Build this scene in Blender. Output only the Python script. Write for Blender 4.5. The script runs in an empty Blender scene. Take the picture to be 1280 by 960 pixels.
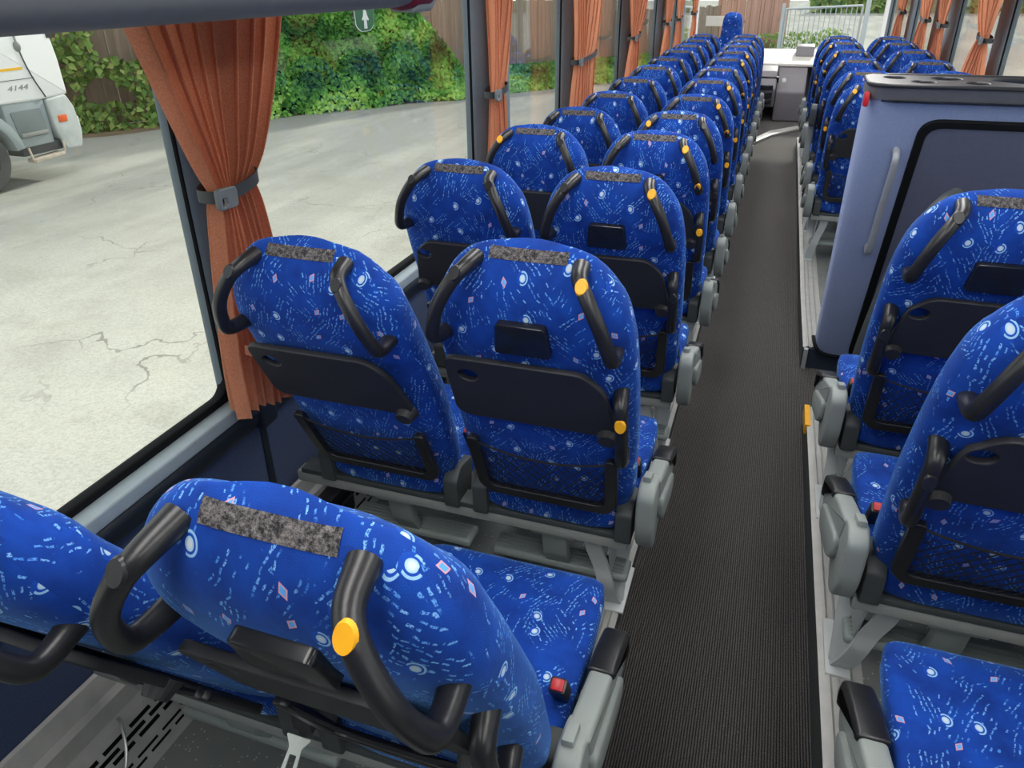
import bpy, bmesh, math, random
from mathutils import Vector, Matrix, noise
random.seed(7)
COL = bpy.context.scene.collection
PI = math.pi

# ------------------------------------------------------------------ nodes
class NT:
    def __init__(s, name):
        s.m = bpy.data.materials.new(name); s.m.use_nodes = True
        s.t = s.m.node_tree; s.t.nodes.clear()
        s.out = s.t.nodes.new('ShaderNodeOutputMaterial')
    def n(s, typ, ins=None, **kw):
        nd = s.t.nodes.new(typ)
        for k, v in kw.items(): setattr(nd, k, v)
        for k, v in (ins or {}).items():
            sock = nd.inputs[k]
            if isinstance(v, bpy.types.NodeSocket): s.t.links.new(v, sock)
            else: sock.default_value = v
        return nd
    def math(s, op, a, b=0.0, c=0.0, clamp=False):
        nd = s.n('ShaderNodeMath', {0: a, 1: b, 2: c}, operation=op); nd.use_clamp = clamp
        return nd.outputs[0]
    def vm(s, op, a, b=(0, 0, 0), scale=1.0):
        nd = s.n('ShaderNodeVectorMath', {0: a, 1: b}, operation=op); nd.inputs[3].default_value = scale
        return nd.outputs[0]
    def mix(s, f, a, b):
        nd = s.n('ShaderNodeMix', data_type='RGBA')
        for i, v in ((0, f), (6, a), (7, b)):
            if isinstance(v, bpy.types.NodeSocket): s.t.links.new(v, nd.inputs[i])
            else: nd.inputs[i].default_value = (v if i == 0 else (*v[:3], 1))
        return nd.outputs[2]
    def ramp(s, f, a, b):
        nd = s.n('ShaderNodeMapRange', {0: f, 1: a, 2: b}); nd.clamp = True
        return nd.outputs[0]
    def obj(s): return s.n('ShaderNodeTexCoord').outputs['Object']
    def uv(s): return s.n('ShaderNodeTexCoord').outputs['UV']
    def noise(s, vec, scale, detail=3, rough=.5):
        nd = s.n('ShaderNodeTexNoise', {'Vector': vec, 'Scale': scale, 'Detail': detail, 'Roughness': rough})
        return nd.outputs[0]
    def bump(s, h, strength=.3, dist=.01):
        return s.n('ShaderNodeBump', {'Height': h, 'Strength': strength, 'Distance': dist}).outputs[0]
    def bsdf(s, color, rough=.5, metal=0, spec=.5, normal=None, **extra):
        ins = {'Roughness': rough, 'Metallic': metal, 'Specular IOR Level': spec}
        if isinstance(color, bpy.types.NodeSocket): ins['Base Color'] = color
        else: ins['Base Color'] = (*color[:3], 1)
        if normal is not None: ins['Normal'] = normal
        for k, v in extra.items(): ins[k.replace('_', ' ')] = v
        nd = s.n('ShaderNodeBsdfPrincipled', ins)
        return nd.outputs[0]
    def done(s, sh):
        s.t.links.new(sh, s.out.inputs[0]); return s.m

def plain(name, col, rough=.5, metal=0, spec=.5, var=.12, scale=30, bump=0.0):
    t = NT(name); v = t.obj()
    n = t.noise(v, scale, 4)
    c = t.mix(n, tuple(x * (1 - var) for x in col), tuple(min(1, x * (1 + var)) for x in col))
    nm = t.bump(t.noise(v, scale * 12, 2), bump, .002) if bump else None
    return t.done(t.bsdf(c, rough, metal, spec, nm))

def fabric():
    t = NT('blue_velour')
    rnd = t.n('ShaderNodeObjectInfo').outputs['Random']
    off = t.n('ShaderNodeCombineXYZ', {0: t.math('MULTIPLY', rnd, 37.0), 1: t.math('MULTIPLY', rnd, 91.0)}).outputs[0]
    uv = t.vm('ADD', t.uv(), off)
    warp = t.n('ShaderNodeTexNoise', {'Vector': uv, 'Scale': 9.0, 'Detail': 2.0}).outputs['Color']
    # base
    b = t.noise(uv, 14, 3, .6)
    base = t.mix(t.ramp(b, .3, .7), (.0022, .026, .20), (.004, .058, .37))
    # dashes: strokes whose direction changes from patch to patch
    pv = t.n('ShaderNodeTexVoronoi', {'Vector': uv, 'Scale': 13.0}, voronoi_dimensions='2D', feature='F1')
    ang = t.math('MULTIPLY_ADD', pv.outputs['Color'], 1.5, -.75)
    sep = t.n('ShaderNodeSeparateColor', {0: pv.outputs['Color']})
    ang = t.math('MULTIPLY_ADD', sep.outputs[0], 1.9, -.95)
    rot = t.n('ShaderNodeVectorRotate', {'Vector': uv, 'Angle': ang}, rotation_type='Z_AXIS').outputs[0]
    wob = t.math('MULTIPLY_ADD', t.noise(uv, 45, 2), .012, -.006)
    rx = t.n('ShaderNodeSeparateXYZ', {0: rot})
    X = t.math('MULTIPLY', t.math('ADD', rx.outputs[0], wob), 128.0); Y = t.math('MULTIPLY', rx.outputs[1], 92.0)
    ix = t.math('FLOOR', X)
    h1 = t.n('ShaderNodeTexWhiteNoise', {'Vector': t.n('ShaderNodeCombineXYZ', {0: ix, 1: 3.0}).outputs[0]}, noise_dimensions='2D').outputs[0]
    Y = t.math('ADD', Y, t.math('MULTIPLY', h1, 7.0)); iy = t.math('FLOOR', Y)
    h2 = t.n('ShaderNodeTexWhiteNoise', {'Vector': t.n('ShaderNodeCombineXYZ', {0: ix, 1: iy}).outputs[0]}, noise_dimensions='2D').outputs[0]
    dx = t.math('ABSOLUTE', t.math('SUBTRACT', t.math('FRACT', X), .5)); dy = t.math('ABSOLUTE', t.math('SUBTRACT', t.math('FRACT', Y), .5))
    dash = t.math('MULTIPLY', t.ramp(dx, .19, .12), t.ramp(dy, .42, .30))
    grp3 = t.n('ShaderNodeTexWhiteNoise', {'Vector': t.n('ShaderNodeCombineXYZ', {0: ix, 1: t.math('FLOOR', t.math('MULTIPLY', Y, .28))}).outputs[0]}, noise_dimensions='2D').outputs[0]
    dash = t.math('MULTIPLY', dash, t.math('MULTIPLY', t.math('GREATER_THAN', h2, .22), t.math('GREATER_THAN', grp3, .38)))
    patch = t.ramp(t.noise(uv, 15, 1), .44, .50)
    dash = t.math('MULTIPLY', dash, patch)
    dash = t.math('MULTIPLY', dash, t.ramp(t.noise(uv, 520, 2, .6), .40, .50))
    c = t.mix(t.math('MULTIPLY', dash, .9), base, t.mix(h2, (.02, .20, .74), (.22, .50, .92)))
    # motifs: ringed eyes and outlined diamonds
    s2 = t.vm('MULTIPLY', uv, (13.2, 13.2, 1.0))
    sv = t.n('ShaderNodeTexVoronoi', {'Vector': s2, 'Scale': 1.0, 'Randomness': .8}, voronoi_dimensions='2D', feature='F1')
    cs = t.n('ShaderNodeSeparateColor', {0: sv.outputs['Color']})
    dl = t.vm('SUBTRACT', s2, sv.outputs['Position'])
    dr = t.n('ShaderNodeVectorRotate', {'Vector': dl, 'Angle': t.math('MULTIPLY_ADD', cs.outputs[1], 1.6, -.8)}, rotation_type='Z_AXIS').outputs[0]
    xyz = t.n('ShaderNodeSeparateXYZ', {0: dr})
    ax = t.math('ABSOLUTE', xyz.outputs[0]); ay = t.math('ABSOLUTE', xyz.outputs[1])
    dist = t.math('SQRT', t.math('ADD', t.math('MULTIPLY', ax, ax), t.math('MULTIPLY', t.math('MULTIPLY', ay, ay), .8)))
    core = t.math('LESS_THAN', dist, .078)
    ring = t.math('MULTIPLY', t.math('MULTIPLY', t.math('GREATER_THAN', dist, .108), t.math('LESS_THAN', dist, .14)),
                  t.math('GREATER_THAN', xyz.outputs[0], -.05))
    halo = t.math('LESS_THAN', dist, .15)
    eye = t.math('LESS_THAN', cs.outputs[0], .52)
    e1 = t.mix(t.math('MULTIPLY', halo, eye), c, (.006, .06, .40))
    e2 = t.mix(t.math('MULTIPLY', t.math('MAXIMUM', core, ring), eye), e1, t.mix(t.ramp(dist, .03, .08), (.56, .64, .70), (.27, .50, .76)))
    dia = t.math('ADD', t.math('MULTIPLY', ax, 1.7), ay)
    isd = t.math('MULTIPLY', t.math('GREATER_THAN', cs.outputs[0], .52), t.math('LESS_THAN', cs.outputs[0], .92))
    d1 = t.mix(t.math('MULTIPLY', t.math('LESS_THAN', dia, .135), isd), e2, (.60, .30, .34))
    d2 = t.mix(t.math('MULTIPLY', t.math('LESS_THAN', dia, .092), isd), d1, (.10, .36, .80))
    fz = t.noise(uv, 900, 2)
    nm = t.bump(t.math('ADD', fz, t.math('MULTIPLY', t.noise(uv, 60, 2), .8)), .35, .002)
    sh = t.bsdf(d2, .85, 0, .25, nm, Sheen_Weight=.38, Sheen_Roughness=.32, Sheen_Tint=(.22, .52, 1, 1))
    return t.done(sh)

def carpet(name, a, b):
    t = NT(name); v = t.obj()
    w = t.n('ShaderNodeTexWave', {'Vector': v, 'Scale': 46.0, 'Distortion': .6, 'Detail': 2.0}, bands_direction='X').outputs[1]
    n = t.noise(v, 350, 3, .7)
    f = t.math('MULTIPLY', w, n)
    c = t.mix(t.ramp(f, .1, .6), a, b)
    spk = t.math('GREATER_THAN', t.noise(v, 160, 1), .80)
    c = t.mix(t.math('MULTIPLY', spk, .5), c, (.35, .34, .32))
    return t.done(t.bsdf(c, .95, 0, .15, t.bump(f, .9, .006), Sheen_Weight=.38, Sheen_Roughness=.4, Sheen_Tint=(1, .93, .88, 1)))

def vinyl():
    t = NT('speckled_vinyl'); v = t.obj()
    n = t.noise(v, 6, 4)
    c = t.mix(n, (.12, .135, .13), (.20, .215, .205))
    vo = t.n('ShaderNodeTexVoronoi', {'Vector': v, 'Scale': 95.0}, feature='F1')
    r = t.n('ShaderNodeSeparateColor', {0: vo.outputs['Color']})
    sp = t.math('MULTIPLY', t.math('LESS_THAN', vo.outputs['Distance'], .2), t.math('GREATER_THAN', r.outputs[0], .62))
    c = t.mix(t.math('MULTIPLY', sp, .7), c, (.5, .53, .52))
    return t.done(t.bsdf(c, .6, 0, .4, t.bump(t.noise(v, 300, 2), .2, .002)))

def wall_cloth(name, a, b, s=260):
    t = NT(name); v = t.obj()
    n = t.noise(v, s, 3, .7)
    c = t.mix(t.ramp(n, .3, .7), a, b)
    return t.done(t.bsdf(c, .95, 0, .2, t.bump(n, .4, .002), Sheen_Weight=.3, Sheen_Tint=(.6, .7, 1, 1)))

def curtain_mat():
    t = NT('rust_curtain'); v = t.obj()
    n = t.noise(v, 260, 3, .7)
    m = t.noise(v, 3, 2)
    c = t.mix(t.ramp(n, .3, .7), (.50, .185, .095), (.72, .32, .19))
    c = t.mix(t.math('MULTIPLY', m, .3), c, (.78, .36, .20))
    nm = t.bump(n, .5, .002)
    p = t.bsdf(c, .9, 0, .2, nm, Sheen_Weight=.3, Sheen_Tint=(1, .7, .5, 1))
    tr = t.n('ShaderNodeBsdfTranslucent', {'Color': c}).outputs[0]
    return t.done(t.n('ShaderNodeMixShader', {0: .42, 1: p, 2: tr}).outputs[0])

def glass():
    t = NT('window_glass')
    tr = t.n('ShaderNodeBsdfTransparent', {'Color': (.93, .95, .93, 1)}).outputs[0]
    gl = t.n('ShaderNodeBsdfGlossy', {'Roughness': .02, 'Color': (1, 1, 1, 1)}).outputs[0]
    g = t.n('ShaderNodeNewGeometry')
    dn = t.n('ShaderNodeVectorMath', {0: g.outputs['Incoming'], 1: g.outputs['Normal']}, operation='DOT_PRODUCT').outputs['Value']
    c = t.math('SUBTRACT', 1.0, t.math('ABSOLUTE', dn))
    f = t.math('MULTIPLY_ADD', t.math('POWER', c, 5.0), .70, .022, clamp=True)
    return t.done(t.n('ShaderNodeMixShader', {0: f, 1: tr, 2: gl}).outputs[0])

def ground_mat():
    t = NT('yard_concrete'); v = t.obj()
    big = t.noise(v, .16, 4, .6); mid = t.noise(v, 1.4, 5, .6); fine = t.noise(v, 38, 3, .8)
    streak = t.noise(t.vm('MULTIPLY', v, (1.0, .18, 1)), .9, 4, .6)
    c = t.mix(t.ramp(big, .35, .65), (.43, .415, .36), (.58, .56, .49))
    # the strip nearest the hedge is darker tarmac
    xyz = t.n('ShaderNodeSeparateXYZ', {0: v})
    far = t.math('ADD', t.math('MULTIPLY', xyz.outputs[0], -1.0), t.math('MULTIPLY', xyz.outputs[1], .75))
    far = t.ramp(t.math('ADD', far, t.math('MULTIPLY', mid, 3.0)), 12.0, 19.0)
    c = t.mix(t.math('MULTIPLY', far, .85), c, (.25, .252, .235))
    c = t.mix(t.math('MULTIPLY', t.ramp(streak, .45, .65), .35), c, (.62, .60, .52))
    c = t.mix(t.math('MULTIPLY', t.ramp(mid, .5, .7), .30), c, (.27, .255, .21))
    c = t.mix(t.math('MULTIPLY', t.ramp(fine, .42, .66), .35), c, (.20, .19, .16))
    crk = t.n('ShaderNodeTexVoronoi', {'Vector': t.vm('ADD', v, t.vm('SCALE', t.n('ShaderNodeTexNoise', {'Vector': v, 'Scale': 1.2, 'Detail': 4.0}).outputs['Color'], scale=1.3)), 'Scale': .42}, feature='DISTANCE_TO_EDGE').outputs[0]
    c = t.mix(t.math('MULTIPLY', t.math('LESS_THAN', crk, .005), t.math('MULTIPLY', t.ramp(t.noise(v, .5, 2), .45, .6), .65)), c, (.17, .165, .14))
    return t.done(t.bsdf(c, .9, 0, .2, t.bump(fine, .4, .01)))

def leaf_mat(name, a, b, c3):
    t = NT(name)
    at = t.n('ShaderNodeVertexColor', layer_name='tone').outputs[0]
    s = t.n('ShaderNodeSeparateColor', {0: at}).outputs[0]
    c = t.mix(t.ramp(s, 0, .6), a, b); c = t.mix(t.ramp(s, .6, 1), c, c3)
    p = t.bsdf(c, .55, 0, .4)
    tr = t.n('ShaderNodeBsdfTranslucent', {'Color': c}).outputs[0]
    return t.done(t.n('ShaderNodeMixShader', {0: .3, 1: p, 2: tr}).outputs[0])

def wood_mat(name, a, b):
    t = NT(name); v = t.obj()
    n = t.noise(t.vm('MULTIPLY', v, (6, 6, .6)), 2.2, 5, .7)
    r = t.n('ShaderNodeTexVoronoi', {'Vector': t.vm('MULTIPLY', v, (7, 0.001, .001)), 'Scale': 1.0}).outputs['Color']
    r = t.n('ShaderNodeSeparateColor', {0: r}).outputs[0]
    c = t.mix(n, a, b); c = t.mix(t.math('MULTIPLY', r, .35), c, tuple(x * .5 for x in a))
    return t.done(t.bsdf(c, .9, 0, .2, t.bump(n, .4, .01)))

def velcro():
    t = NT('worn_velcro'); v = t.obj()
    n = t.noise(v, 140, 4, .8)
    c = t.mix(t.ramp(n, .40, .72), (.025, .024, .028), (.27, .25, .245))
    return t.done(t.bsdf(c, 1, 0, .1, t.bump(n, .9, .004)))

def emit(name, col, s):
    t = NT(name); return t.done(t.n('ShaderNodeEmission', {'Color': (*col, 1), 'Strength': s}).outputs[0])

M = dict(
    fab=fabric(), black=plain('black_plastic', (.014, .014, .016), .33, 0, .5, .25, 25, .08),
    gloss=plain('glossy_black_plastic', (.010, .011, .014), .22, 0, .5),
    tray=plain('tray_plastic', (.020, .020, .023), .55, 0, .45, .3, 12, .2),
    yellow=plain('yellow_cap', (.80, .38, .008), .5), net=plain('black_cord', (.01, .01, .012), .8),
    arm=plain('grey_armrest_plastic', (.27, .30, .285), .45, 0, .4, .08, 18),
    arm_d=plain('dark_grey_plastic', (.050, .058, .060), .5),
    beam=plain('grey_beam_paint', (.27, .285, .27), .5), leg=plain('light_grey_metal_paint', (.50, .53, .53), .4, 0, .5, .1, 9),
    foot=plain('smoky_footrest_plastic', (.25, .29, .275), .4, 0, .5, .04), navy=plain('navy_panel', (.012, .022, .042), .6),
    alu=plain('brushed_aluminium', (.50, .51, .51), .38, .55, .5, .15, 14), alu2=plain('dull_floor_aluminium', (.42, .42, .40), .5, .3, .5, .2, 20),
    sill=plain('sill_aluminium', (.36, .43, .46), .5, .25), rubber=plain('black_rubber', (.006, .007, .008), .75, 0, .15),
    darkwall=plain('dark_blue_grey_trim', (.012, .019, .028), .5), pillar=plain('blue_grey_pillar_trim', (.13, .17, .20), .55),
    cloth=wall_cloth('navy_wall_cloth', (.016, .030, .075), (.040, .062, .125)),
    pfab=wall_cloth('light_blue_panel_cloth', (.21, .27, .44), (.34, .41, .62), 420),
    pdoor=plain('slate_door_panel', (.115, .125, .185), .45, 0, .4, .1, 60, .1), ptop=plain('charcoal_tray_plastic', (.018, .019, .023), .38, 0, .5, .1),
    ptopb=plain('grey_band_plastic', (.12, .125, .14), .5),
    carpet=carpet('ribbed_black_carpet', (.006, .006, .007), (.060, .059, .060)), vinyl=vinyl(), curtain=curtain_mat(), glass=glass(),
    tie=plain('grey_tie_strap', (.13, .145, .15), .5), tied=plain('dark_strap', (.03, .035, .038), .5),
    velcro=velcro(), red=plain('red_plastic', (.45, .012, .02), .35), ground=ground_mat(), ceil=plain('ceiling_lining', (.62, .61, .58), .9),
    rack=plain('rack_grey_lining', (.13, .14, .155), .7), rackred=plain('dark_red_piping', (.16, .012, .022), .5),
    dash=plain('warm_grey_dashboard', (.20, .19, .21), .5, 0, .4, .06), dashl=plain('pale_dashboard_top', (.62, .60, .56), .6), tongue=plain('belt_tongue_steel', (.62, .66, .62), .35, .2),
    white=plain('white_paint', (.82, .82, .82), .35, 0, .5, .03), tgrey=plain('truck_grey_plastic', (.26, .30, .31), .6, 0, .4, .15, 4), tdark=plain('truck_underbody', (.03, .032, .035), .7),
    tyre=plain('tyre_rubber', (.05, .05, .05), .8, 0, .3, .2, 8), rim=plain('grey_wheel_rim', (.24, .24, .23), .5), orange=plain('orange_lens', (.75, .12, .02), .3),
    stripe=plain('yellow_stripe', (.80, .45, .02), .4), rust=plain('corroded_step', (.50, .42, .34), .8, 0, .3, .4, 12), wind=plain('dark_windscreen', (.04, .05, .055), .08),
    green=plain('sign_green', (.005, .09, .035), .4), signw=plain('sign_grey_white', (.55, .60, .58), .5),
    wood=wood_mat('weathered_fence_boards', (.19, .145, .115), (.42, .33, .26)), redwood=wood_mat('red_brown_fence_boards', (.40, .21, .15), (.66, .42, .33)),
    leaf=leaf_mat('ivy_leaves', (.025, .12, .025), (.15, .42, .065), (.42, .68, .16)), dryleaf=leaf_mat('sparse_climber_leaves', (.04, .11, .025), (.18, .32, .07), (.42, .48, .16)),
    soil=plain('leaf_litter', (.16, .12, .08), .95, 0, .2, .4, 5), railc=plain('pale_handrail', (.30, .32, .35), .35), gate=plain('galvanised_gate', (.50, .54, .58), .4, .3), fill_glow=emit('fill_light_glow', (1, .98, .95), 9.0),
)

# ------------------------------------------------------------------ mesh helpers
def finish(name, bm, mats, parent=None, smooth=True, uv=False, ang=40):
    bmesh.ops.remove_doubles(bm, verts=bm.verts, dist=1e-6)
    bm.normal_update()
    if uv:
        l = bm.loops.layers.uv.verify()
        for f in bm.faces:
            n = f.normal; a = [abs(n.x), abs(n.y) * 1.35, abs(n.z)]; k = a.index(max(a))
            for lp in f.loops:
                c = lp.vert.co
                lp[l].uv = (c.y, c.z) if k == 0 else ((c.x, c.z) if k == 1 else (c.x, c.y))
    me = bpy.data.meshes.new(name); bm.to_mesh(me); bm.free()
    if not isinstance(mats, (list, tuple)): mats = [mats]
    for m in mats: me.materials.append(m)
    if smooth:
        for p in me.polygons: p.use_smooth = True
        try: me.set_sharp_from_angle(angle=math.radians(ang))
        except Exception: pass
    o = bpy.data.objects.new(name, me); COL.objects.link(o)
    if parent: o.parent = parent
    return o

def box(bm, x0, x1, y0, y1, z0, z1, bev=0, seg=2, mat=0):
    vs = [bm.verts.new((x, y, z)) for x in (x0, x1) for y in (y0, y1) for z in (z0, z1)]
    F = [(0, 1, 3, 2), (4, 6, 7, 5), (0, 4, 5, 1), (2, 3, 7, 6), (0, 2, 6, 4), (1, 5, 7, 3)]
    fs = [bm.faces.new([vs[i] for i in f]) for f in F]
    for f in fs: f.material_index = mat
    if bev:
        es = list({e for f in fs for e in f.edges})
        r = bmesh.ops.bevel(bm, geom=es, offset=bev, segments=seg, profile=.5, affect='EDGES')
        for f in r['faces']: f.material_index = mat
    return vs

def prism(bm, pts, a0, a1, axis='x', bev=0, mat=0, seg=2):
    """pts: 2-D outline; extruded along axis between a0 and a1.  axis x: (y,z); y: (x,z); z: (x,y)"""
    def P(p, a):
        return (a, p[0], p[1]) if axis == 'x' else ((p[0], a, p[1]) if axis == 'y' else (p[0], p[1], a))
    A = [bm.verts.new(P(p, a0)) for p in pts]; B = [bm.verts.new(P(p, a1)) for p in pts]
    n = len(pts); fs = [bm.faces.new(A), bm.faces.new(B[::-1])]
    for i in range(n): fs.append(bm.faces.new((A[i], B[i], B[(i + 1) % n], A[(i + 1) % n])))
    bmesh.ops.recalc_face_normals(bm, faces=fs)
    for f in fs: f.material_index = mat
    if bev:
        es = list({e for f in fs[:2] for e in f.edges})
        r = bmesh.ops.bevel(bm, geom=es, offset=bev, segments=seg, profile=.5, affect='EDGES')
        for f in r['faces']: f.material_index = mat

def catmull(P, k=6):
    P = [Vector(p) for p in P]; Q = [P[0] * 2 - P[1]] + P + [P[-1] * 2 - P[-2]]; out = []
    for i in range(1, len(Q) - 2):
        for j in range(k):
            t = j / k; a, b, c, d = Q[i - 1], Q[i], Q[i + 1], Q[i + 2]
            out.append(.5 * ((2 * b) + (c - a) * t + (2 * a - 5 * b + 4 * c - d) * t * t + (3 * b - a - 3 * c + d) * t ** 3))
    out.append(P[-1]); return out

def tube(bm, pts, r, n=10, smooth=6, mat=0, flat=1.0):
    pts = catmull(pts, smooth) if smooth > 1 else [Vector(p) for p in pts]
    m = len(pts); rad = r if callable(r) else (lambda t: r)
    T = (pts[1] - pts[0]).normalized(); N = T.orthogonal().normalized(); rings = []
    for i, p in enumerate(pts):
        t = (pts[min(i + 1, m - 1)] - pts[max(i - 1, 0)]).normalized()
        N = (N - t * N.dot(t)).normalized(); B = t.cross(N)
        rr = rad(i / (m - 1))
        rings.append([bm.verts.new(p + (N * math.cos(2 * PI * k / n) + B * math.sin(2 * PI * k / n) * flat) * rr) for k in range(n)])
    for a, b in zip(rings, rings[1:]):
        for k in range(n):
            f = bm.faces.new((a[k], a[(k + 1) % n], b[(k + 1) % n], b[k])); f.material_index = mat
    f = bm.faces.new(rings[0][::-1]); f.material_index = mat
    f = bm.faces.new(rings[-1]); f.material_index = mat

def rrect(x0, x1, y0, y1, r, n=5):
    rs = r if isinstance(r, (list, tuple)) else [r] * 4; out = []
    for (cx, cy, a0, rr) in ((x1 - rs[0], y1 - rs[0], 0, rs[0]), (x0 + rs[1], y1 - rs[1], 90, rs[1]), (x0 + rs[2], y0 + rs[2], 180, rs[2]), (x1 - rs[3], y0 + rs[3], 270, rs[3])):
        for k in range(n + 1):
            a = math.radians(a0 + 90 * k / n); out.append((cx + rr * math.cos(a), cy + rr * math.sin(a)))
    return out

def round_poly(pts, r, n=4):
    out = []; m = len(pts)
    for i in range(m):
        p = Vector(pts[i]); a = Vector(pts[i - 1]); b = Vector(pts[(i + 1) % m])
        d1 = (a - p); d2 = (b - p); rr = min(r, d1.length * .45, d2.length * .45)
        p1 = p + d1.normalized() * rr; p2 = p + d2.normalized() * rr
        for k in range(n + 1):
            t = k / n; q = p1 * (1 - t) ** 2 + p * 2 * t * (1 - t) + p2 * t * t; out.append((q.x, q.y))
    return out

def cut_plate(name, outline, holes, thick, mat, bev=.0015, parent=None, mtx=None):
    """flat plate in the XY plane with real holes, extruded symmetric by thick; mtx maps it into place"""
    cu = bpy.data.curves.new(name, 'CURVE'); cu.dimensions = '2D'; cu.fill_mode = 'BOTH'
    cu.extrude = max(thick / 2 - bev, .0002); cu.bevel_depth = bev; cu.bevel_resolution = 1
    for pl in [outline] + holes:
        sp = cu.splines.new('POLY'); sp.points.add(len(pl) - 1); sp.use_cyclic_u = True
        for i, p in enumerate(pl): sp.points[i].co = (p[0], p[1], 0, 1)
    o = bpy.data.objects.new(name, cu); COL.objects.link(o)
    dg = bpy.context.evaluated_depsgraph_get(); dg.update()
    me = bpy.data.meshes.new_from_object(o.evaluated_get(dg)); bpy.data.objects.remove(o)
    if mtx: me.transform(mtx)
    me.materials.clear(); me.materials.append(mat); me.name = name
    ob = bpy.data.objects.new(name, me); COL.objects.link(ob)
    if parent: ob.parent = parent
    return ob

def text_mesh(name, s, size, mat, parent, mtx, ext=.004, shear=0):
    cu = bpy.data.curves.new(name, 'FONT'); cu.body = s; cu.size = size; cu.extrude = ext; cu.shear = shear; cu.align_x = 'CENTER'
    o = bpy.data.objects.new(name, cu); COL.objects.link(o)
    dg = bpy.context.evaluated_depsgraph_get(); dg.update()
    me = bpy.data.meshes.new_from_object(o.evaluated_get(dg)); bpy.data.objects.remove(o)
    me.transform(mtx); me.materials.clear(); me.materials.append(mat)
    ob = bpy.data.objects.new(name, me); COL.objects.link(ob); ob.parent = parent
    return ob

def thing(name, label, cat, loc=(0, 0, 0), group=None):
    o = bpy.data.objects.new(name, None); COL.objects.link(o); o.location = loc; o.empty_display_size = .1
    o['label'] = label; o['category'] = cat
    if group: o['group'] = group
    return o
def tag(o, label, cat, group=None):
    o['label'] = label; o['category'] = cat
    if group: o['group'] = group
    return o
def struct(o): o['kind'] = 'structure'; return o
def lerp_tab(tab, v):
    if v <= tab[0][0]: return tab[0][1]
    for (a, p), (b, q) in zip(tab, tab[1:]):
        if v <= b: return p + (q - p) * (v - a) / (b - a)
    return tab[-1][1]
XZ = Matrix(((1, 0, 0, 0), (0, 0, -1, 0), (0, 1, 0, 0), (0, 0, 0, 1)))   # plane XY -> XZ (normal to -y)

# ------------------------------------------------------------------ levels
def slope(y): return .0379 * max(0.0, 4.4 - y)
def base_l(y): return .068 + slope(y)
def base_r(y): return .10 + slope(y) * 1.15
XL, XR, WL, WR = -.225, .305, -1.27, 1.27
LEAN = math.radians(14.4)

# ------------------------------------------------------------------ seat parts (meshes are built once)
HW = [(.0, .165), (.03, .192), (.07, .208), (.12, .214), (.30, .219), (.50, .219), (.58, .216), (.63, .211), (.67, .202), (.70, .191), (.725, .178), (.745, .164), (.76, .150), (.772, .135), (.780, .121), (.786, .106), (.790, .090), (.793, .066), (.795, .02)]
RW = [(.0, -.018), (.03, -.002), (.08, .006), (.30, .028), (.42, .040), (.50, .049), (.58, .060), (.63, .064), (.67, .061), (.71, .052), (.74, .038), (.762, .022), (.777, .006), (.786, -.008), (.792, -.022), (.795, -.038)]
TH = [(.0, .05), (.05, .09), (.35, .120), (.5, .115), (.6, .120), (.68, .118), (.725, .102), (.755, .076), (.774, .052), (.785, .028), (.792, .010), (.795, .002)]
def rear_w(v): return lerp_tab(RW, v)
def backrest_mesh():
    bm = bmesh.new(); vs = [0, .012, .03, .05, .08, .12, .18, .24, .30, .36, .42, .46, .5, .53, .56, .59, .62, .65, .675, .69, .705, .72, .733, .745, .756, .766, .774, .780, .784, .7875, .790, .792, .794, .795]
    N = 56; rings = []
    for v in vs:
        hw = lerp_tab(HW, v); rw = rear_w(v); th = lerp_tab(TH, v); ring = []
        for k in range(N):
            a = 2 * PI * k / N; c, s = math.cos(a), math.sin(a); e = 2 / 3.6
            x = hw * math.copysign(abs(c) ** e, c); w = math.copysign(abs(s) ** (2 / 2.6), s)
            y = (-rw + th / 2) + w * th / 2
            if w > 0: y += .028 * (abs(x) / .21) ** 3 * w * (1 if v < .72 else .3)
            ring.append(bm.verts.new((x, y, v)))
        rings.append(ring)
    for a, b in zip(rings, rings[1:]):
        for k in range(N): bm.faces.new((a[k], a[(k + 1) % N], b[(k + 1) % N], b[k]))
    bm.faces.new(rings[0][::-1]); bm.faces.new(rings[-1])
    return bm

def cushion_bm():
    bm = bmesh.new(); N = 40
    prof = [(.0, .36, .455, .165), (.012, .352, .465, .190), (.04, .350, .470, .203), (.12, .35, .435, .211), (.25, .35, .437, .214), (.36, .355, .443, .214), (.43, .362, .440, .211), (.465, .370, .432, .204), (.482, .380, .420, .190), (.488, .392, .408, .165)]
    rings = []
    for (y, z0, z1, hw) in prof:
        ring = []
        for k in range(N):
            a = 2 * PI * k / N; c, s = math.cos(a), math.sin(a); e = 2 / 5.0
            x = hw * math.copysign(abs(c) ** e, c); w = math.copysign(abs(s) ** (2 / 3.0), s)
            zc, h = (z0 + z1) / 2, (z1 - z0) / 2; z = zc + w * h
            if w > 0: z += .012 * (abs(x) / .21) ** 4
            ring.append(bm.verts.new((x, y, z)))
        rings.append(ring)
    for a, b in zip(rings, rings[1:]):
        for k in range(N): bm.faces.new((a[k], b[k], b[(k + 1) % N], a[(k + 1) % N]))
    bm.faces.new(rings[0]); bm.faces.new(rings[-1][::-1])
    bmesh.ops.recalc_face_normals(bm, faces=bm.faces); return bm

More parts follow.
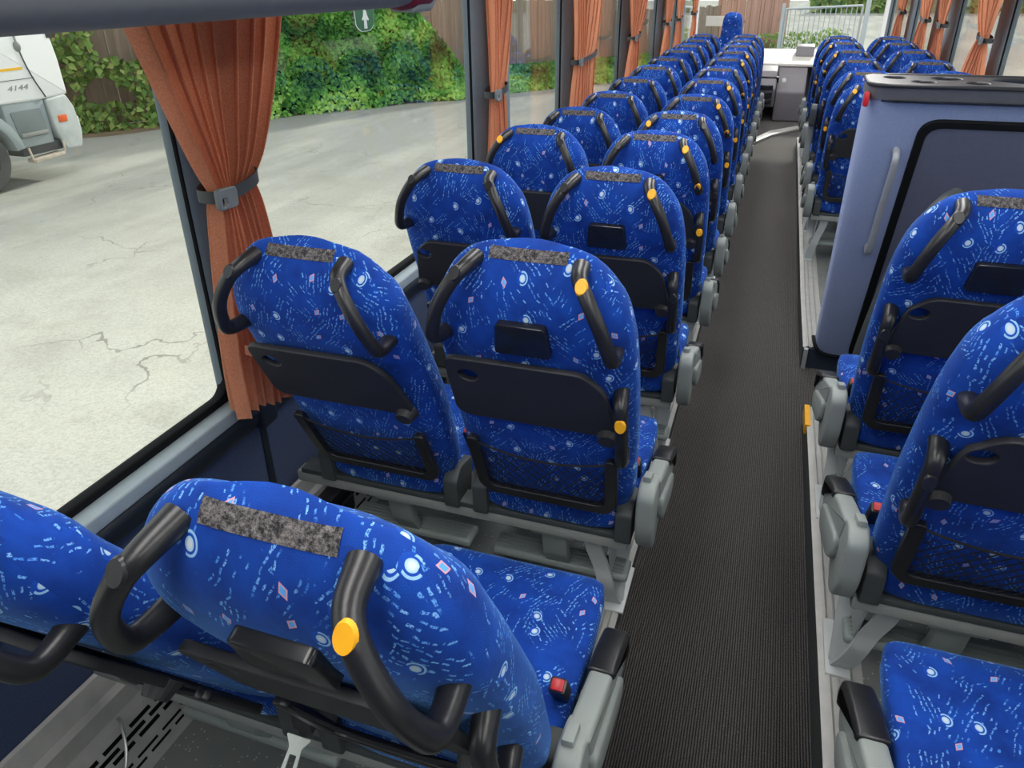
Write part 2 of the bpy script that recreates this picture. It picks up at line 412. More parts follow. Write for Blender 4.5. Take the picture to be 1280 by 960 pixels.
def handle_bm(side, cap_top, cap_bot, lower=False):
    bm = bmesh.new(); s = side
    if lower:
        P = [(s * .188, -.02, .485), (s * .195, -.062, .474), (s * .199, -.075, .435), (s * .200, -.077, .385), (s * .199, -.072, .335), (s * .196, -.055, .297), (s * .188, -.012, .285)]
    else:
        P = [(s * .106, -.005, .770), (s * .114, -.052, .775), (s * .132, -.080, .760), (s * .158, -.102, .717), (s * .175, -.106, .667), (s * .184, -.094, .625), (s * .178, -.035, .602)]
    tube(bm, P, lambda t: .0145 + .004 * (abs(2 * t - 1) ** 3), 12, 6)
    def cap(p, nrm, mat, hole):
        nrm = Vector(nrm).normalized(); q = nrm.to_track_quat('Z', 'Y').to_matrix().to_4x4(); q.translation = Vector(p)
        r = bmesh.ops.create_cone(bm, cap_ends=True, segments=20, radius1=.0125, radius2=.0105, depth=.005, matrix=q @ Matrix.Diagonal((1, 1.35, 1, 1)))
        for f in {f for v in r['verts'] for f in v.link_faces}: f.material_index = mat
    if lower:
        cap((s * .199, -.090, .443), (0, -1, .25), 1 if cap_top else 0, False)
    else:
        cap((s * .124, -.0785, .7785), (0, -.7, .8), 1 if cap_top else 0, False)
        if cap_bot: cap((s * .181, -.116, .652), (0, -1, -.2), 1, False)
    return bm

def ell(cx, cy, rx, ry, n=20): return [(cx + rx * math.cos(2 * PI * k / n), cy + ry * math.sin(2 * PI * k / n)) for k in range(n)]

def lay(me, z0, w0, k):
    for v in me.vertices: v.co.y -= w0 + (v.co.z - z0) * k

def build_protos():
    out = {}
    hold = bpy.data.objects.new('proto', None)
    def grab(key, o): out[key] = o.data; bpy.data.objects.remove(o)
    grab('back', finish('backrest', backrest_mesh(), M['fab'], uv=True, ang=60))
    grab('cushion', finish('seat_cushion', cushion_bm(), M['fab'], uv=True, ang=60))
    for s in (1, -1):
        for ct in (0, 1):
            for cb in (0, 1): grab(('h', s, ct, cb), finish('grab_handle', handle_bm(s, ct, cb), [M['black'], M['yellow']]))
            grab(('low', s, ct), finish('side_handle', handle_bm(s, ct, 0, True), [M['black'], M['yellow']]))
        # tray: clipped upper corner on side s, cup recess always at the left
        pts = [(-.184 * s, .384), (-.184 * s, .552), (.118 * s, .554), (.160 * s, .510), (.184 * s, .384), (.165 * s, .368), (-.165 * s, .366)]
        o = cut_plate('tray_table', round_poly(pts, .022), [ell(-.136, .506, .026, .021)], .016, M['tray'], .003, None, Matrix.Translation((0, -.020, 0)) @ XZ)
        bm = bmesh.new(); bm.from_mesh(o.data)
        q = Matrix.Translation((.166 * s, -.030, .370)) @ Matrix.Rotation(PI / 2, 4, 'X')
        bmesh.ops.create_cone(bm, cap_ends=True, segments=20, radius1=.027, radius2=.019, depth=.030, matrix=q)
        me = bpy.data.meshes.new('tray_table'); bm.to_mesh(me); bm.free(); me.materials.append(M['tray']); bpy.data.objects.remove(o); lay(me, .37, .026, .125); out[('tray', s)] = me
    # net frame
    op = round_poly([(-.182, .272), (-.176, .085), (-.150, .052), (.150, .052), (.176, .085), (.182, .272), (.158, .272), (.152, .092), (.136, .078), (-.136, .078), (-.152, .092), (-.158, .272)], .012)
    o = cut_plate('net_frame', op, [], .018, M['black'], .003, None, Matrix.Translation((0, -.014, 0)) @ XZ)
    lay(o.data, .07, .004, .105); grab('netframe', o)
    bm = bmesh.new(); K = 13
    def top(x): return .258 - .022 * (1 - (x / .16) ** 2)
    def sag(x, z): return -.016 - .012 * (1 - (x / .16) ** 2) * (z - .06) / .2
    tube(bm, [(x, sag(x, top(x)) - .001, top(x)) for x in [-.168 + .336 * i / 12 for i in range(13)]], .003, 5, 1)
    for d in (1, -1):
        for i in range(-K, K + 1):
            x0 = i * .026; pts = []
            for j in range(9):
                z = .075 + .18 * j / 8; x = x0 + d * (z - .165) * .75
                if abs(x) < .158 and z <= top(x): pts.append((x, sag(x, z) - .0006 * d, z))
            if len(pts) > 1: tube(bm, pts, .00125, 4, 1)
    o = finish('net', bm, M['net']); lay(o.data, .07, .004, .105); grab('net', o)
    bm = bmesh.new(); prism(bm, round_poly([(-.060, .588), (.060, .588), (.052, .664), (-.052, .664)], .010), -.026, .008, 'y', .003)
    o = finish('ashtray_lid', bm, M['gloss']); lay(o.data, .59, .052, .02); grab('plate', o)
    # velcro strip follows the crown of the backrest
    bm = bmesh.new(); prev = None
    for i in range(13):
        x = -.080 + .160 * i / 12; row = []
        for v, dy in ((.774, 0), (.780, 0), (.785, 0), (.7885, 0)):
            e = (1 - (min(.999, abs(x) / lerp_tab(HW, v))) ** 3.6) ** (1 / 2.6)
            y = (-rear_w(v) + lerp_tab(TH, v) / 2) - e * lerp_tab(TH, v) / 2 - .0022
            row.append(bm.verts.new((x, y, v)))
        if prev:
            for a in range(3): bm.faces.new((prev[a], row[a], row[a + 1], prev[a + 1]))
        prev = row
    grab('velcro', finish('velcro_strip', bm, M['velcro']))
    # hinge brackets at the foot of the backrest
    for s in (1, -1):
        bm = bmesh.new(); prism(bm, round_poly([(-.012, .335), (.085, .325), (.10, .44), (.02, .455), (-.016, .425)], .01), s * .172, s * .214, 'x', .004)
        grab(('brk', s), finish('hinge_bracket', bm, M['arm_d']))
        # folded-down armrest, body + arm
        bm = bmesh.new(); x0, x1 = s * .224, s * .268
        prism(bm, round_poly([(-.045, .515), (.0, .535), (.085, .505), (.150, .40), (.120, .335), (.055, .295), (.0, .330), (-.035, .40)], .03, 5), x0, x1, 'x', .008, 0, 3)
        prism(bm, round_poly([(.02, .528), (.30, .425), (.372, .388), (.38, .335), (.345, .305), (.28, .335), (.06, .43)], .028, 5), x0 + s * .004, x1 + s * .004, 'x', .009, 0, 3)
        prism(bm, round_poly([(.045, .46), (.30, .365), (.31, .325), (.27, .305), (.12, .345), (.05, .39)], .03, 5), x1 - s * .004, x1 + s * .014, 'x', .006, 0, 2)
        grab(('arm', s), finish('armrest', bm, M['arm'], ang=50))
        bm = bmesh.new()
        prism(bm, round_poly([(.215, .463), (.30, .434), (.385, .395), (.400, .350), (.385, .325), (.372, .330), (.372, .372), (.29, .412), (.215, .438)], .014, 4), x0 - s * .001, x1 + s * .009, 'x', .009, 0, 3)
        grab(('pad', s), finish('armrest_pad', bm, M['black'], ang=60))
        bm = bmesh.new(); box(bm, s * .231 if s > 0 else s * .251, s * .251 if s > 0 else s * .231, .002, .05, .50, .546, .003)
        for v in bm.verts: v.co.z -= .30 * (v.co.y - .0)
        grab(('btn', s), finish('release_button', bm, M['arm']))
        # raised armrest (one seat only)
        bm = bmesh.new()
        prism(bm, round_poly([(-.02, .34), (-.03, .52), (-.10, .74), (-.095, .79), (-.05, .80), (-.02, .75), (.05, .52), (.09, .40), (.06, .33)], .03, 5), x0, x1, 'x', .009, 0, 3)
        grab(('armup', s), finish('armrest', bm, M['arm'], ang=50))
        bm = bmesh.new()
        prism(bm, round_poly([(-.108, .66), (-.125, .80), (-.08, .835), (-.035, .80), (-.012, .70), (-.05, .68)], .02, 4), x0 - s * .002, x1 + s * .002, 'x', .009, 0, 3)
        grab(('padup', s), finish('armrest_pad', bm, M['arm_d'], ang=60))
    # footrest hanging under the beam
    bm = bmesh.new()
    prism(bm, round_poly([(.03, .30), (.055, .30), (.085, .20), (.125, .125), (.10, .118), (.055, .19)], .01, 3), -.035, .035, 'x', .004)
    box(bm, -.20, .20, .085, .165, .110, .136, .010, 3)
    for k in range(5): box(bm, -.185, .185, .096 + k * .014, .101 + k * .014, .136, .1395)
    box(bm, -.06, .06, .015, .05, .285, .315, .004)
    grab('foot', finish('footrest', bm, M['foot']))
    bm = bmesh.new(); box(bm, -.016, .016, -.014, .014, 0, .075, .006); box(bm, -.011, .011, -.010, .010, .072, .079, .002, 2, 1)
    grab('buckle', finish('belt_buckle', bm, [M['black'], M['red']]))
    return out
PR = build_protos()

def part(me, name, parent, loc=(0, 0, 0), rot=None, label=None):
    o = bpy.data.objects.new(name, me); COL.objects.link(o); o.parent = parent; o.location = loc
    if rot: o.rotation_euler = rot
    if label: o['label'] = label
    return o

def seat(loc, lean, aisle_side, label, group, caps=(0, 0, 0, 0), plate=False, tray_side=1, aisle=True, arm='down', detail=True):
    """caps: left top, right top, right bottom, side handle yellow"""
    t = thing('coach_seat', label, 'seat', loc, group)
    b = part(PR['back'], 'backrest', t, (0, .004, .392), (lean, 0, 0))
    part(PR['cushion'], 'seat_cushion', t)
    s = aisle_side
    part(PR[('h', -1, caps[0], caps[2] if s < 0 else 0)], 'grab_handle', b)
    part(PR[('h', 1, caps[1], caps[2] if s > 0 else 0)], 'grab_handle', b)
    if aisle: part(PR[('low', s, caps[3])], 'side_handle', b)
    part(PR[('tray', tray_side)], 'tray_table', b, (0, -.001, 0))
    part(PR['netframe'], 'net_frame', b); part(PR['net'], 'net', b)
    if plate: part(PR['plate'], 'ashtray_lid', b, (-.004, 0, 0))
    part(PR['velcro'], 'velcro_strip', b, label='worn grey velcro strip')
    for q in (1, -1): part(PR[('brk', q)], 'hinge_bracket', t)
    part(PR['foot'], 'footrest', t)
    part(PR['buckle'], 'belt_buckle', t, (s * .19, .17, .43), (.5, 0, 0), label='black belt buckle with red button')
    if aisle:
        if arm == 'down':
            a = part(PR[('arm', s)], 'armrest', t); part(PR[('pad', s)], 'armrest_pad', a, label='black pad'); part(PR[('btn', s)], 'release_button', a)
        else:
            a = part(PR[('armup', s)], 'armrest', t); part(PR[('padup', s)], 'armrest_pad', a)
    return t

def ribbon(bm, pts, wx, th):
    pts = catmull(pts, 5); rows = []; m = len(pts)
    for i, p in enumerate(pts):
        t = (pts[min(i + 1, m - 1)] - pts[max(i - 1, 0)]); n = Vector((0, t.z, -t.y)).normalized() * th / 2
        w = wx(i / (m - 1)) / 2
        rows.append([bm.verts.new(p + Vector((sx * w, 0, 0)) + n * sn) for sx, sn in ((-1, -1), (1, -1), (1, 1), (-1, 1))])
    for a, b in zip(rows, rows[1:]):
        for k in range(4): bm.faces.new((a[k], a[(k + 1) % 4], b[(k + 1) % 4], b[k]))
    bm.faces.new(rows[0]); bm.faces.new(rows[-1][::-1])
def leg_bm(s):
    bm = bmesh.new()
    ribbon(bm, [(-s * .060, .030, .305), (-s * .052, .045, .245), (-s * .036, .060, .18), (-s * .022, .062, .125), (-s * .012, .085, .06), (-s * .006, .115, .008)], lambda k: .050 - .006 * math.sin(k * PI), .010)
    ribbon(bm, [(s * .004, .235, .300), (s * .004, .20, .22), (s * .004, .155, .12), (s * .002, .125, .012)], lambda k: .040, .010)
    prism(bm, [(.035, .305), (.235, .305), (.215, .24), (.14, .10), (.115, .03), (.10, .10), (.075, .19)], -s * .018, -s * .012, 'x')
    box(bm, -.030, .030, .08, .27, .0, .008, .002)
    bmesh.ops.recalc_face_normals(bm, faces=bm.faces)
    return bm
LEGM = {}
for q in (1, -1):
    LEG = finish('leg', leg_bm(q), M['leg'], ang=30); LEGM[q] = LEG.data; bpy.data.objects.remove(LEG)
def frame(loc, x0, x1, xleg, label, group):
    t = thing('bench_pedestal', label, 'pedestal', loc, group)
    bm = bmesh.new(); box(bm, x0, x1, .004, .05, .300, .336, .005); finish('rear_beam', bm, M['beam'], t)
    bm = bmesh.new(); box(bm, x0, x1, .30, .345, .285, .33, .005); finish('front_beam', bm, M['beam'], t)
    bm = bmesh.new(); box(bm, x0 + .02, x1 - .02, .0, .06, .336, .352, .002); finish('dark_edge_strip', bm, M['arm_d'], t)
    part(LEGM[1 if xleg < 0 else -1], 'leg', t, (xleg, 0, 0))
    return t

ORD = ['nearest', 'second', 'third', 'fourth', 'fifth', 'sixth', 'seventh', 'eighth', 'ninth', 'tenth', 'eleventh', 'twelfth', 'thirteenth']
LY = [.725, 1.475, 2.27, 3.04, 3.75, 4.53, 5.27, 6.00, 6.72, 7.42, 8.11, 8.80, 9.50]
# (left top, right top, right bottom, side) caps on the aisle seats
AC = {0: (0, 1, 0, 1), 1: (0, 1, 0, 1), 2: (0, 1, 0, 0), 3: (0, 1, 1, 1), 4: (1, 0, 0, 0), 5: (0, 1, 1, 1), 6: (0, 1, 0, 1), 7: (0, 0, 1, 1), 8: (0, 1, 1, 1), 9: (0, 1, 0, 1), 10: (0, 0, 0, 1), 11: (0, 0, 0, 0), 12: (0, 0, 0, 0)}
AX = -.41
jit = [0, 0, 0, 0, .02, .025, .01, .01, 0, .01, 0, .01, .0]
wj = [.20, .09, .02, .0, .025, .02, .03, .01, .02, .0, .02, .01, 0]
for i, y in enumerate(LY):
    lean = LEAN + jit[i] + (.111 if i == 0 else 0)
    cap = AC[i]; n = sum(cap)
    extra = {0: 'tipped back with worn strip on top', 1: 'black lid and two yellow caps', 2: 'black lid, one yellow cap', 3: 'three yellow caps'}.get(i, 'towards the windscreen')
    seat((AX, y, base_l(y)), lean, 1, f'blue aisle seat, left block, {ORD[i]} from the camera, {extra}', 'blue aisle seats of the left block', cap, i < 4, 1)
    extra = {0: 'cut off by the left picture edge', 1: 'beside the large curtain', 2: 'against bare window glass'}.get(i, 'by the window')
    seat((AX - .47, y, base_l(y)), LEAN + wj[i], 1, f'blue window seat, left block, {ORD[i]} from the camera, {extra}', 'blue window seats of the left block', (1 if i == 3 else 0, 0, 0, 0), False, -1 if i in (2, 3) else 1, aisle=False)
    frame((0, y, base_l(y)), -1.19, -.205, -.243, f'grey metal pedestal under the left seats, {ORD[i]} from the camera', 'grey frames under the left seats')
AXR = .537
for j, y in enumerate([.69, 1.39, 2.06]):
    nm = ['only its cushion showing at bottom right', 'second from bottom, cut by the picture edge', 'just behind the slate-doored partition'][j]
    seat((AXR, y, base_r(y)), LEAN + [.13, .01, 0][j], -1, f'blue seat right of the aisle, {nm}', 'blue seats behind the partition', (0, 0, 0, 0), j != 0, -1)
    frame((0, y, base_r(y)), .315, 1.19, .345, ['grey metal pedestal on the right plinth, nearest the camera', 'grey metal pedestal on the right plinth, second from the camera', 'grey metal pedestal on the right plinth, closest behind the partition'][j], 'grey frames under the right rear seats')
for j, y in enumerate([.69, 1.39, 2.06]):
    seat((AXR + .47, y, base_r(y)), LEAN + .02, -1, 'blue window seat on the right plinth, ' + ['nearest the camera', 'second from the camera', 'closest behind the partition'][j], 'blue window seats behind the partition', (0, 0, 0, 0), False, -1, aisle=False)
RY = [5.0, 5.65, 6.45, 7.3, 8.2, 8.95]
RC = [(1, 0, 0, 0), (0, 0, 0, 1), (0, 0, 0, 0), (1, 0, 1, 0), (1, 0, 1, 1), (0, 0, 0, 0)]
for j, y in enumerate(RY):
    seat((AXR, y, base_r(y)), LEAN + (.01 if j % 2 else 0), -1, f'blue aisle seat ahead of the right-hand partition, {ORD[j]} from the partition', 'blue aisle seats in front of the partition', RC[j], False, -1, arm='up' if j == 2 else 'down')
    seat((AXR + .47, y + .02, base_r(y)), LEAN + .01 * (j % 3), -1, f'blue window seat ahead of the right-hand partition, {ORD[j]} from the partition', 'blue window seats in front of the partition', (0, 0, 0, 0), False, -1, aisle=False)
    frame((0, y, base_r(y)), .315, 1.20, .345, f'grey metal pedestal ahead of the partition, {ORD[j]} from it', 'grey frames ahead of the partition')

# belt tongue hanging behind the nearest seat
t = thing('lap_belt', 'black lap belt end with a pale metal tongue dangling behind the nearest left seat', 'seat belt', (-.632, .690, .640)); t.scale = (.72, .72, .72)
bm = bmesh.new(); box(bm, -.028, .028, -.012, .012, -.015, .055, .006); finish('belt_housing', bm, M['black'], t)
cut_plate('belt_tongue', round_poly([(-.034, -.02), (.034, -.02), (.016, -.045), (.020, -.105), (-.020, -.105), (-.016, -.045)], .006), [rrect(-.010, .010, -.096, -.060, .003)], .004, M['tongue'], .0008, t, Matrix.Translation((0, -.008, .0)) @ Matrix.Rotation(-.9, 4, 'X') @ XZ)
bm = bmesh.new(); tube(bm, [(.0, .01, .05), (-.01, .06, .09), (0, .11, .06)], .012, 6, 4, 0, .2); finish('belt_webbing', bm, M['black'], t)

# ------------------------------------------------------------------ floors
def strip_floor(name, x0, x1, y0, y1, fz, th, mat, n=24, under=None):
    bm = bmesh.new(); top, bot = [], []
    ys = [y0 + (y1 - y0) * i / n for i in range(n + 1)]
    for y in ys:
        z = fz(y); zb = under(y) if under else z - th
        top.append((bm.verts.new((x0, y, z)), bm.verts.new((x1, y, z)))); bot.append((bm.verts.new((x0, y, zb)), bm.verts.new((x1, y, zb))))
    for i in range(n):
        bm.faces.new((top[i][0], top[i][1], top[i + 1][1], top[i + 1][0])); bm.faces.new((bot[i][0], bot[i + 1][0], bot[i + 1][1], bot[i][1]))
        bm.faces.new((top[i][0], top[i + 1][0], bot[i + 1][0], bot[i][0])); bm.faces.new((top[i][1], bot[i][1], bot[i + 1][1], top[i + 1][1]))
    bm.faces.new((top[0][0], bot[0][0], bot[0][1], top[0][1])); bm.faces.new((top[-1][0], top[-1][1], bot[-1][1], bot[-1][0]))
    bmesh.ops.recalc_face_normals(bm, faces=bm.faces)
    return finish(name, bm, mat, None, smooth=False)
YB, YF = -.9, 12.6
o = struct(strip_floor('floor', -1.45, 1.45, YB, YF, slope, .06, M['carpet'], 60))
struct(strip_floor('floor_left', WL - .1, XL - .06, YB, 10.15, lambda y: base_l(y), 0, M['vinyl'], 40, lambda y: slope(y) - .01))
struct(strip_floor('floor_right', XR + .09, WR + .1, YB, 2.95, lambda y: base_r(y), 0, M['vinyl'], 20, lambda y: slope(y) - .01))
struct(strip_floor('floor_right_front', XR + .09, WR + .1, 3.62, 9.6, lambda y: base_r(y), 0, M['vinyl'], 20, lambda y: slope(y) - .01))
# aluminium plinth edges with ribs
def edge_trim(name, xa, xb, y0, y1, fz, face_x, n=30, face_mat=1):
    """flat aluminium strip xa..xb on top, dark riser at face_x"""
    bm = bmesh.new(); d = 1 if xb > xa else -1
    w = abs(xb - xa)
    prof = [(face_x, -1.0, 1), (face_x, .0, 1), (xa, .004, 0), (xa + d * .010, .010, 0), (xa + d * .016, .004, 0), (xa + d * .30 * w, .004, 0), (xa + d * (.30 * w + .004), .008, 0), (xa + d * (.30 * w + .010), .004, 0), (xa + d * .62 * w, .004, 0), (xa + d * (.62 * w + .004), .008, 0), (xa + d * (.62 * w + .010), .004, 0), (xb, .004, 0)]
    rows = []
    for i in range(n + 1):
        y = y0 + (y1 - y0) * i / n
        rows.append([bm.verts.new((x, y, (slope(y) - .005) if z == -1.0 else fz(y) + z)) for x, z, m in prof])
    for a, b in zip(rows, rows[1:]):
        for k in range(len(prof) - 1):
            f = bm.faces.new((a[k], b[k], b[k + 1], a[k + 1])); f.material_index = 1 if k < 1 else 0
    for rr in (rows[0], rows[-1]):
        z = slope(rr[0].co.y) - .005; q = bm.verts.new((xb, rr[0].co.y, z))
        f = bm.faces.new(rr + [q]); f.material_index = 2
    bmesh.ops.recalc_face_normals(bm, faces=bm.faces)
    return struct(finish(name, bm, [M['alu2'], M['arm_d'], M['navy']], None, ang=20))
edge_trim('trim_1', XL - .006, XL - .085, YB, 10.15, base_l, XL)
edge_trim('trim_2', XR + .010, XR + .10, YB, 2.95, base_r, XR - .004)
edge_trim('trim_3', XR + .010, XR + .10, 3.62, 9.6, base_r, XR - .004)
bm = bmesh.new(); box(bm, XR, 1.3, 3.605, 3.622, -.01, base_r(3.62) + .002); struct(finish('trim_4', bm, M['navy'], None, False))
bm = bmesh.new(); box(bm, XR, XR + .02, 3.585, 3.606, .03, base_r(3.62) + .006, .002); struct(finish('trim_5', bm, M['alu'], None, False))
bm = bmesh.new(); box(bm, XR - .012, XR + .010, 2.78, 2.95, base_r(2.95) - .03, base_r(2.95) + .016, .002)
tag(finish('warning_strip', bm, M['yellow'], None, False), 'short yellow warning strip on the plinth edge by the rear stairwell', 'strip')

# heater duct along the left wall
t = thing('heater_duct', 'slotted grey aluminium heater duct along the foot of the left wall', 'heater', (0, 0, 0))
prof = [(WL + .012, .415), (WL + .030, .372), (WL + .045, .362), (WL + .050, .318), (WL + .062, .300)]
prof2 = [(WL + .062, .300), (WL + .10, .262), (WL + .128, .205), (WL + .150, .175)]
def extr(bm, prof, y0, y1, dz):
    rows = []
    n = 24
    for i in range(n + 1):
        y = y0 + (y1 - y0) * i / n; rows.append([bm.verts.new((x, y, z + dz(y))) for x, z in prof])
    for a, b in zip(rows, rows[1:]):
        for k in range(len(prof) - 1): bm.faces.new((a[k], a[k + 1], b[k + 1], b[k]))
dz = lambda y: slope(y) - slope(1.0)
bm = bmesh.new(); extr(bm, [(WL + .004, .42)] + prof, YB, 10, dz); finish('wall_rail', bm, M['alu2'], t, ang=15)
bm = bmesh.new(); extr(bm, [(WL + .002, .335), (WL + .002, .10)], YB, 10, dz); extr(bm, [(WL + .055, .275), (WL + .095, .225), (WL + .12, .17), (WL + .14, .10)], YB, 10, dz); finish('duct_core', bm, M['rubber'], t)
# slotted cover built as a grid with real gaps
bm = bmesh.new()
def cover_pt(s, y):
    L = [(0, prof2[0]), (.35, prof2[1]), (.75, prof2[2]), (1, prof2[3])]
    for (a, p), (b, q) in zip(L, L[1:]):
        if s <= b + 1e-9:
            k = (s - a) / (b - a); return (p[0] + (q[0] - p[0]) * k, y, p[1] + (q[1] - p[1]) * k + dz(y))
S = [0, .10, .16, .20, .26, .30, .36, .44, .52, .56, .62, .66, .72, .80, .90, 1.0]
slot_rows = {1: 0, 3: .5, 5: 0, 8: .5, 10: 0}
cell = .075; ny = int((10 - YB) / (cell / 5))
for a in range(len(S) - 1):
    ycur = YB
    for k in range(ny):
        y0 = YB + k * cell / 5; y1 = y0 + cell / 5
        if a in slot_rows:
            ph = (k + int(slot_rows[a] * 5)) % 5
            if ph != 0 and y0 < 4.0 and (k // 45) % 6 != 5: continue
        bm.faces.new([bm.verts.new(cover_pt(S[a], y0)), bm.verts.new(cover_pt(S[a + 1], y0)), bm.verts.new(cover_pt(S[a + 1], y1)), bm.verts.new(cover_pt(S[a], y1))])
finish('slotted_cover', bm, M['alu2'], t, ang=25)
bm = bmesh.new(); extr(bm, [(WL + .150, .1755), (WL + .154, .184), (WL + .160, .176), (WL + .164, .184), (WL + .170, .176), (WL + .174, .184), (WL + .18, .176)], YB, 10, dz); finish('floor_edging', bm, M['alu2'], t, ang=15)
for y in (.92, 1.66, 2.45):
    k = thing('seat_wall_mount', {.92: 'black plastic block clamping the nearest left seat frame to the wall rail', 1.66: 'black plastic block on the wall rail beside the second left row', 2.45: 'black plastic block on the wall rail beside the third left row'}[y], 'bracket', (WL + .065, y, .31 + dz(y)), 'black wall mounts of the left seats')
    bm = bmesh.new(); box(bm, -.035, .035, -.07, .07, -.02, .035, .006); box(bm, -.01, .05, -.045, .045, -.07, -.01, .006); finish('clamp_block', bm, M['black'], k)
    bm = bmesh.new(); bmesh.ops.create_cone(bm, cap_ends=True, segments=16, radius1=.014, radius2=.012, depth=.012, matrix=Matrix.Translation((-.005, 0, .038))); finish('bolt', bm, M['arm_d'], k)
bm = bmesh.new(); tube(bm, [(WL + .055, .76, .32), (WL + .09, .74, .34), (WL + .13, .70, .30), (WL + .155, .62, .22), (WL + .15, .52, .21)], .0035, 6, 6)
tag(finish('cable', bm, M['alu'], None), 'thin grey cable looping over the heater duct at the bottom left', 'cable')

# ------------------------------------------------------------------ left wall and windows
GX = -1.30; ZS = .79
bm = bmesh.new(); prism(bm, [(WL, .34), (WL + .002, .70), (WL - .09, .72), (WL - .09, .34)], YB, 10.6, 'y'); struct(finish('wall_left', bm, M['cloth'], None, False))
bm = bmesh.new(); prism(bm, round_poly([(WL - .06, .755), (WL + .022, .757), (WL + .034, .742), (WL + .026, .705), (WL + .004, .675), (WL - .06, .675)], .012), YB, 12.2, 'y'); struct(finish('trim_6', bm, M['darkwall'], None))
bm = bmesh.new(); prism(bm, round_poly([(GX + .010, .755), (GX + .010, .797), (WL + .026, .792), (WL + .030, .757)], .006), YB, 12.2, 'y'); struct(finish('trim_7', bm, M['sill'], None))
ZT = 1.93
# pillars: (first glass edge, last glass edge)
PL = [(-1.2, -.62), (1.37, 1.58), (3.20, 3.62), (4.68, 5.02), (6.50, 6.94), (8.36, 8.72), (9.90, 10.35)]
def win(n, x, sgn, y0, y1, side):
    w = struct(thing_struct('window_%d' % n, (x, (y0 + y1) / 2, ZS)))
    h = (y1 - y0) / 2
    Rm = Matrix(((0, 0, 1, 0), (1, 0, 0, 0), (0, 1, 0, 0), (0, 0, 0, 1)))
    cut_plate('window_frame', rrect(-h - .06, h + .06, -.03, ZT - ZS + .10, .01), [rrect(-h, h, .022, ZT - ZS, .045)], .03, M['rubber'], .004, w, Rm)
    bm = bmesh.new(); box(bm, -.003, .003, -h - .02, h + .02, .0, ZT - ZS + .03); finish('window_pane', bm, M['glass'], w, False)
    return w
def thing_struct(name, loc):
    o = bpy.data.objects.new(name, None); COL.objects.link(o); o.location = loc; return o
wn = 1
for (a, b), (c, d) in zip(PL, PL[1:]):
    win(wn, GX, 1, b - .01, c + .01, 'l'); wn += 1
tn = 8
for (a, b) in PL:
    bm = bmesh.new(); prism(bm, round_poly([(GX - .02, a - .0), (GX - .02, b + .0), (GX + .02, b - .01), (WL + .035, b - .055), (WL + .045, b - .075), (WL + .045, a + .075), (WL + .035, a + .055), (GX + .02, a + .01)], .012), .795, 2.05, 'z'); struct(finish('trim_%d' % tn, bm, M['pillar'], None)); tn += 1
bm = bmesh.new(); prism(bm, round_poly([(GX - .05, ZT + .01), (GX + .02, ZT - .005), (WL + .06, ZT + .03), (-1.02, 2.05), (-1.02, 2.2), (GX - .05, 2.2)], .01), YB, 12.2, 'y'); struct(finish('trim_%d' % tn, bm, M['ceil'], None)); tn += 1
# dark vertical wall strips under the pillars
for y in (1.46, 3.36, 4.84):
    bm = bmesh.new(); box(bm, WL, WL + .006, y - .012, y + .012, .40, .70); box(bm, WL, WL + .04, y - .035, y + .035, .68, .755, .008); struct(finish('trim_%d' % tn, bm, M['darkwall'], None, False)); tn += 1

# right wall and windows
PRr = [(2.2, 2.6), (3.75, 4.0), (5.60, 5.88), (7.20, 7.62), (8.0, 8.3), (9.55, 10.0), (11.7, 11.9)]
bm = bmesh.new(); prism(bm, [(WR, .10), (WR, .70), (WR + .09, .72), (WR + .09, .10)], YB, 12.2, 'y'); struct(finish('wall_right', bm, M['cloth'], None, False))
bm = bmesh.new(); prism(bm, [(WR - .02, .70), (WR - .02, .79), (WR + .05, .79), (WR + .05, .70)], YB, 12.2, 'y'); struct(finish('trim_%d' % tn, bm, M['sill'], None)); tn += 1
for (a, b), (c, d) in zip(PRr, PRr[1:]):
    win(wn, WR + .03, -1, b - .01, c + .01, 'r'); wn += 1
win(wn, WR + .03, -1, -.8, 2.2, 'r'); wn += 1
for (a, b) in PRr:
    bm = bmesh.new(); prism(bm, round_poly([(WR + .05, a), (WR + .05, b), (WR + .01, b - .01), (WR - .005, b - .05), (WR - .005, a + .05), (WR + .01, a + .01)], .01), .79, 2.05, 'z'); struct(finish('trim_%d' % tn, bm, M['pillar'], None)); tn += 1
bm = bmesh.new(); prism(bm, [(WR + .05, ZT), (WR - .03, ZT + .03), (1.02, 2.05), (1.02, 2.2), (WR + .05, 2.2)], YB, 12.2, 'y'); struct(finish('trim_%d' % tn, bm, M['ceil'], None)); tn += 1

# ceiling, rear wall, unseen glowing panels added to brighten the interior
bm = bmesh.new(); box(bm, -1.35, 1.35, YB - .1, 12.4, 2.2, 2.26); struct(finish('ceiling', bm, M['ceil'], None, False))
bm = bmesh.new(); box(bm, -1.35, 1.35, YB - .16, YB - .1, 0, 2.2); struct(finish('wall_rear', bm, M['cloth'], None, False))
k = 0
for x in (-.5, .5):
    for y in (.2, 2.7, 5.2, 7.7, 10.2):
        t = thing('fill_light_panel', 'added fill light panel under the ceiling, %s side, number %s from the rear' % ('left' if x < 0 else 'right', ['one', 'two', 'three', 'four', 'five'][k % 5]), 'light', (x, y, 2.17), 'added fill light panels'); k += 1
        bm = bmesh.new(); box(bm, -.19, .19, -1.08, 1.08, .012, .03, .004); finish('fill_housing', bm, M['arm'], t)
        bm = bmesh.new(); box(bm, -.16, .16, -1.04, 1.04, .0, .012); finish('fill_diffuser', bm, M['fill_glow'], t, False)

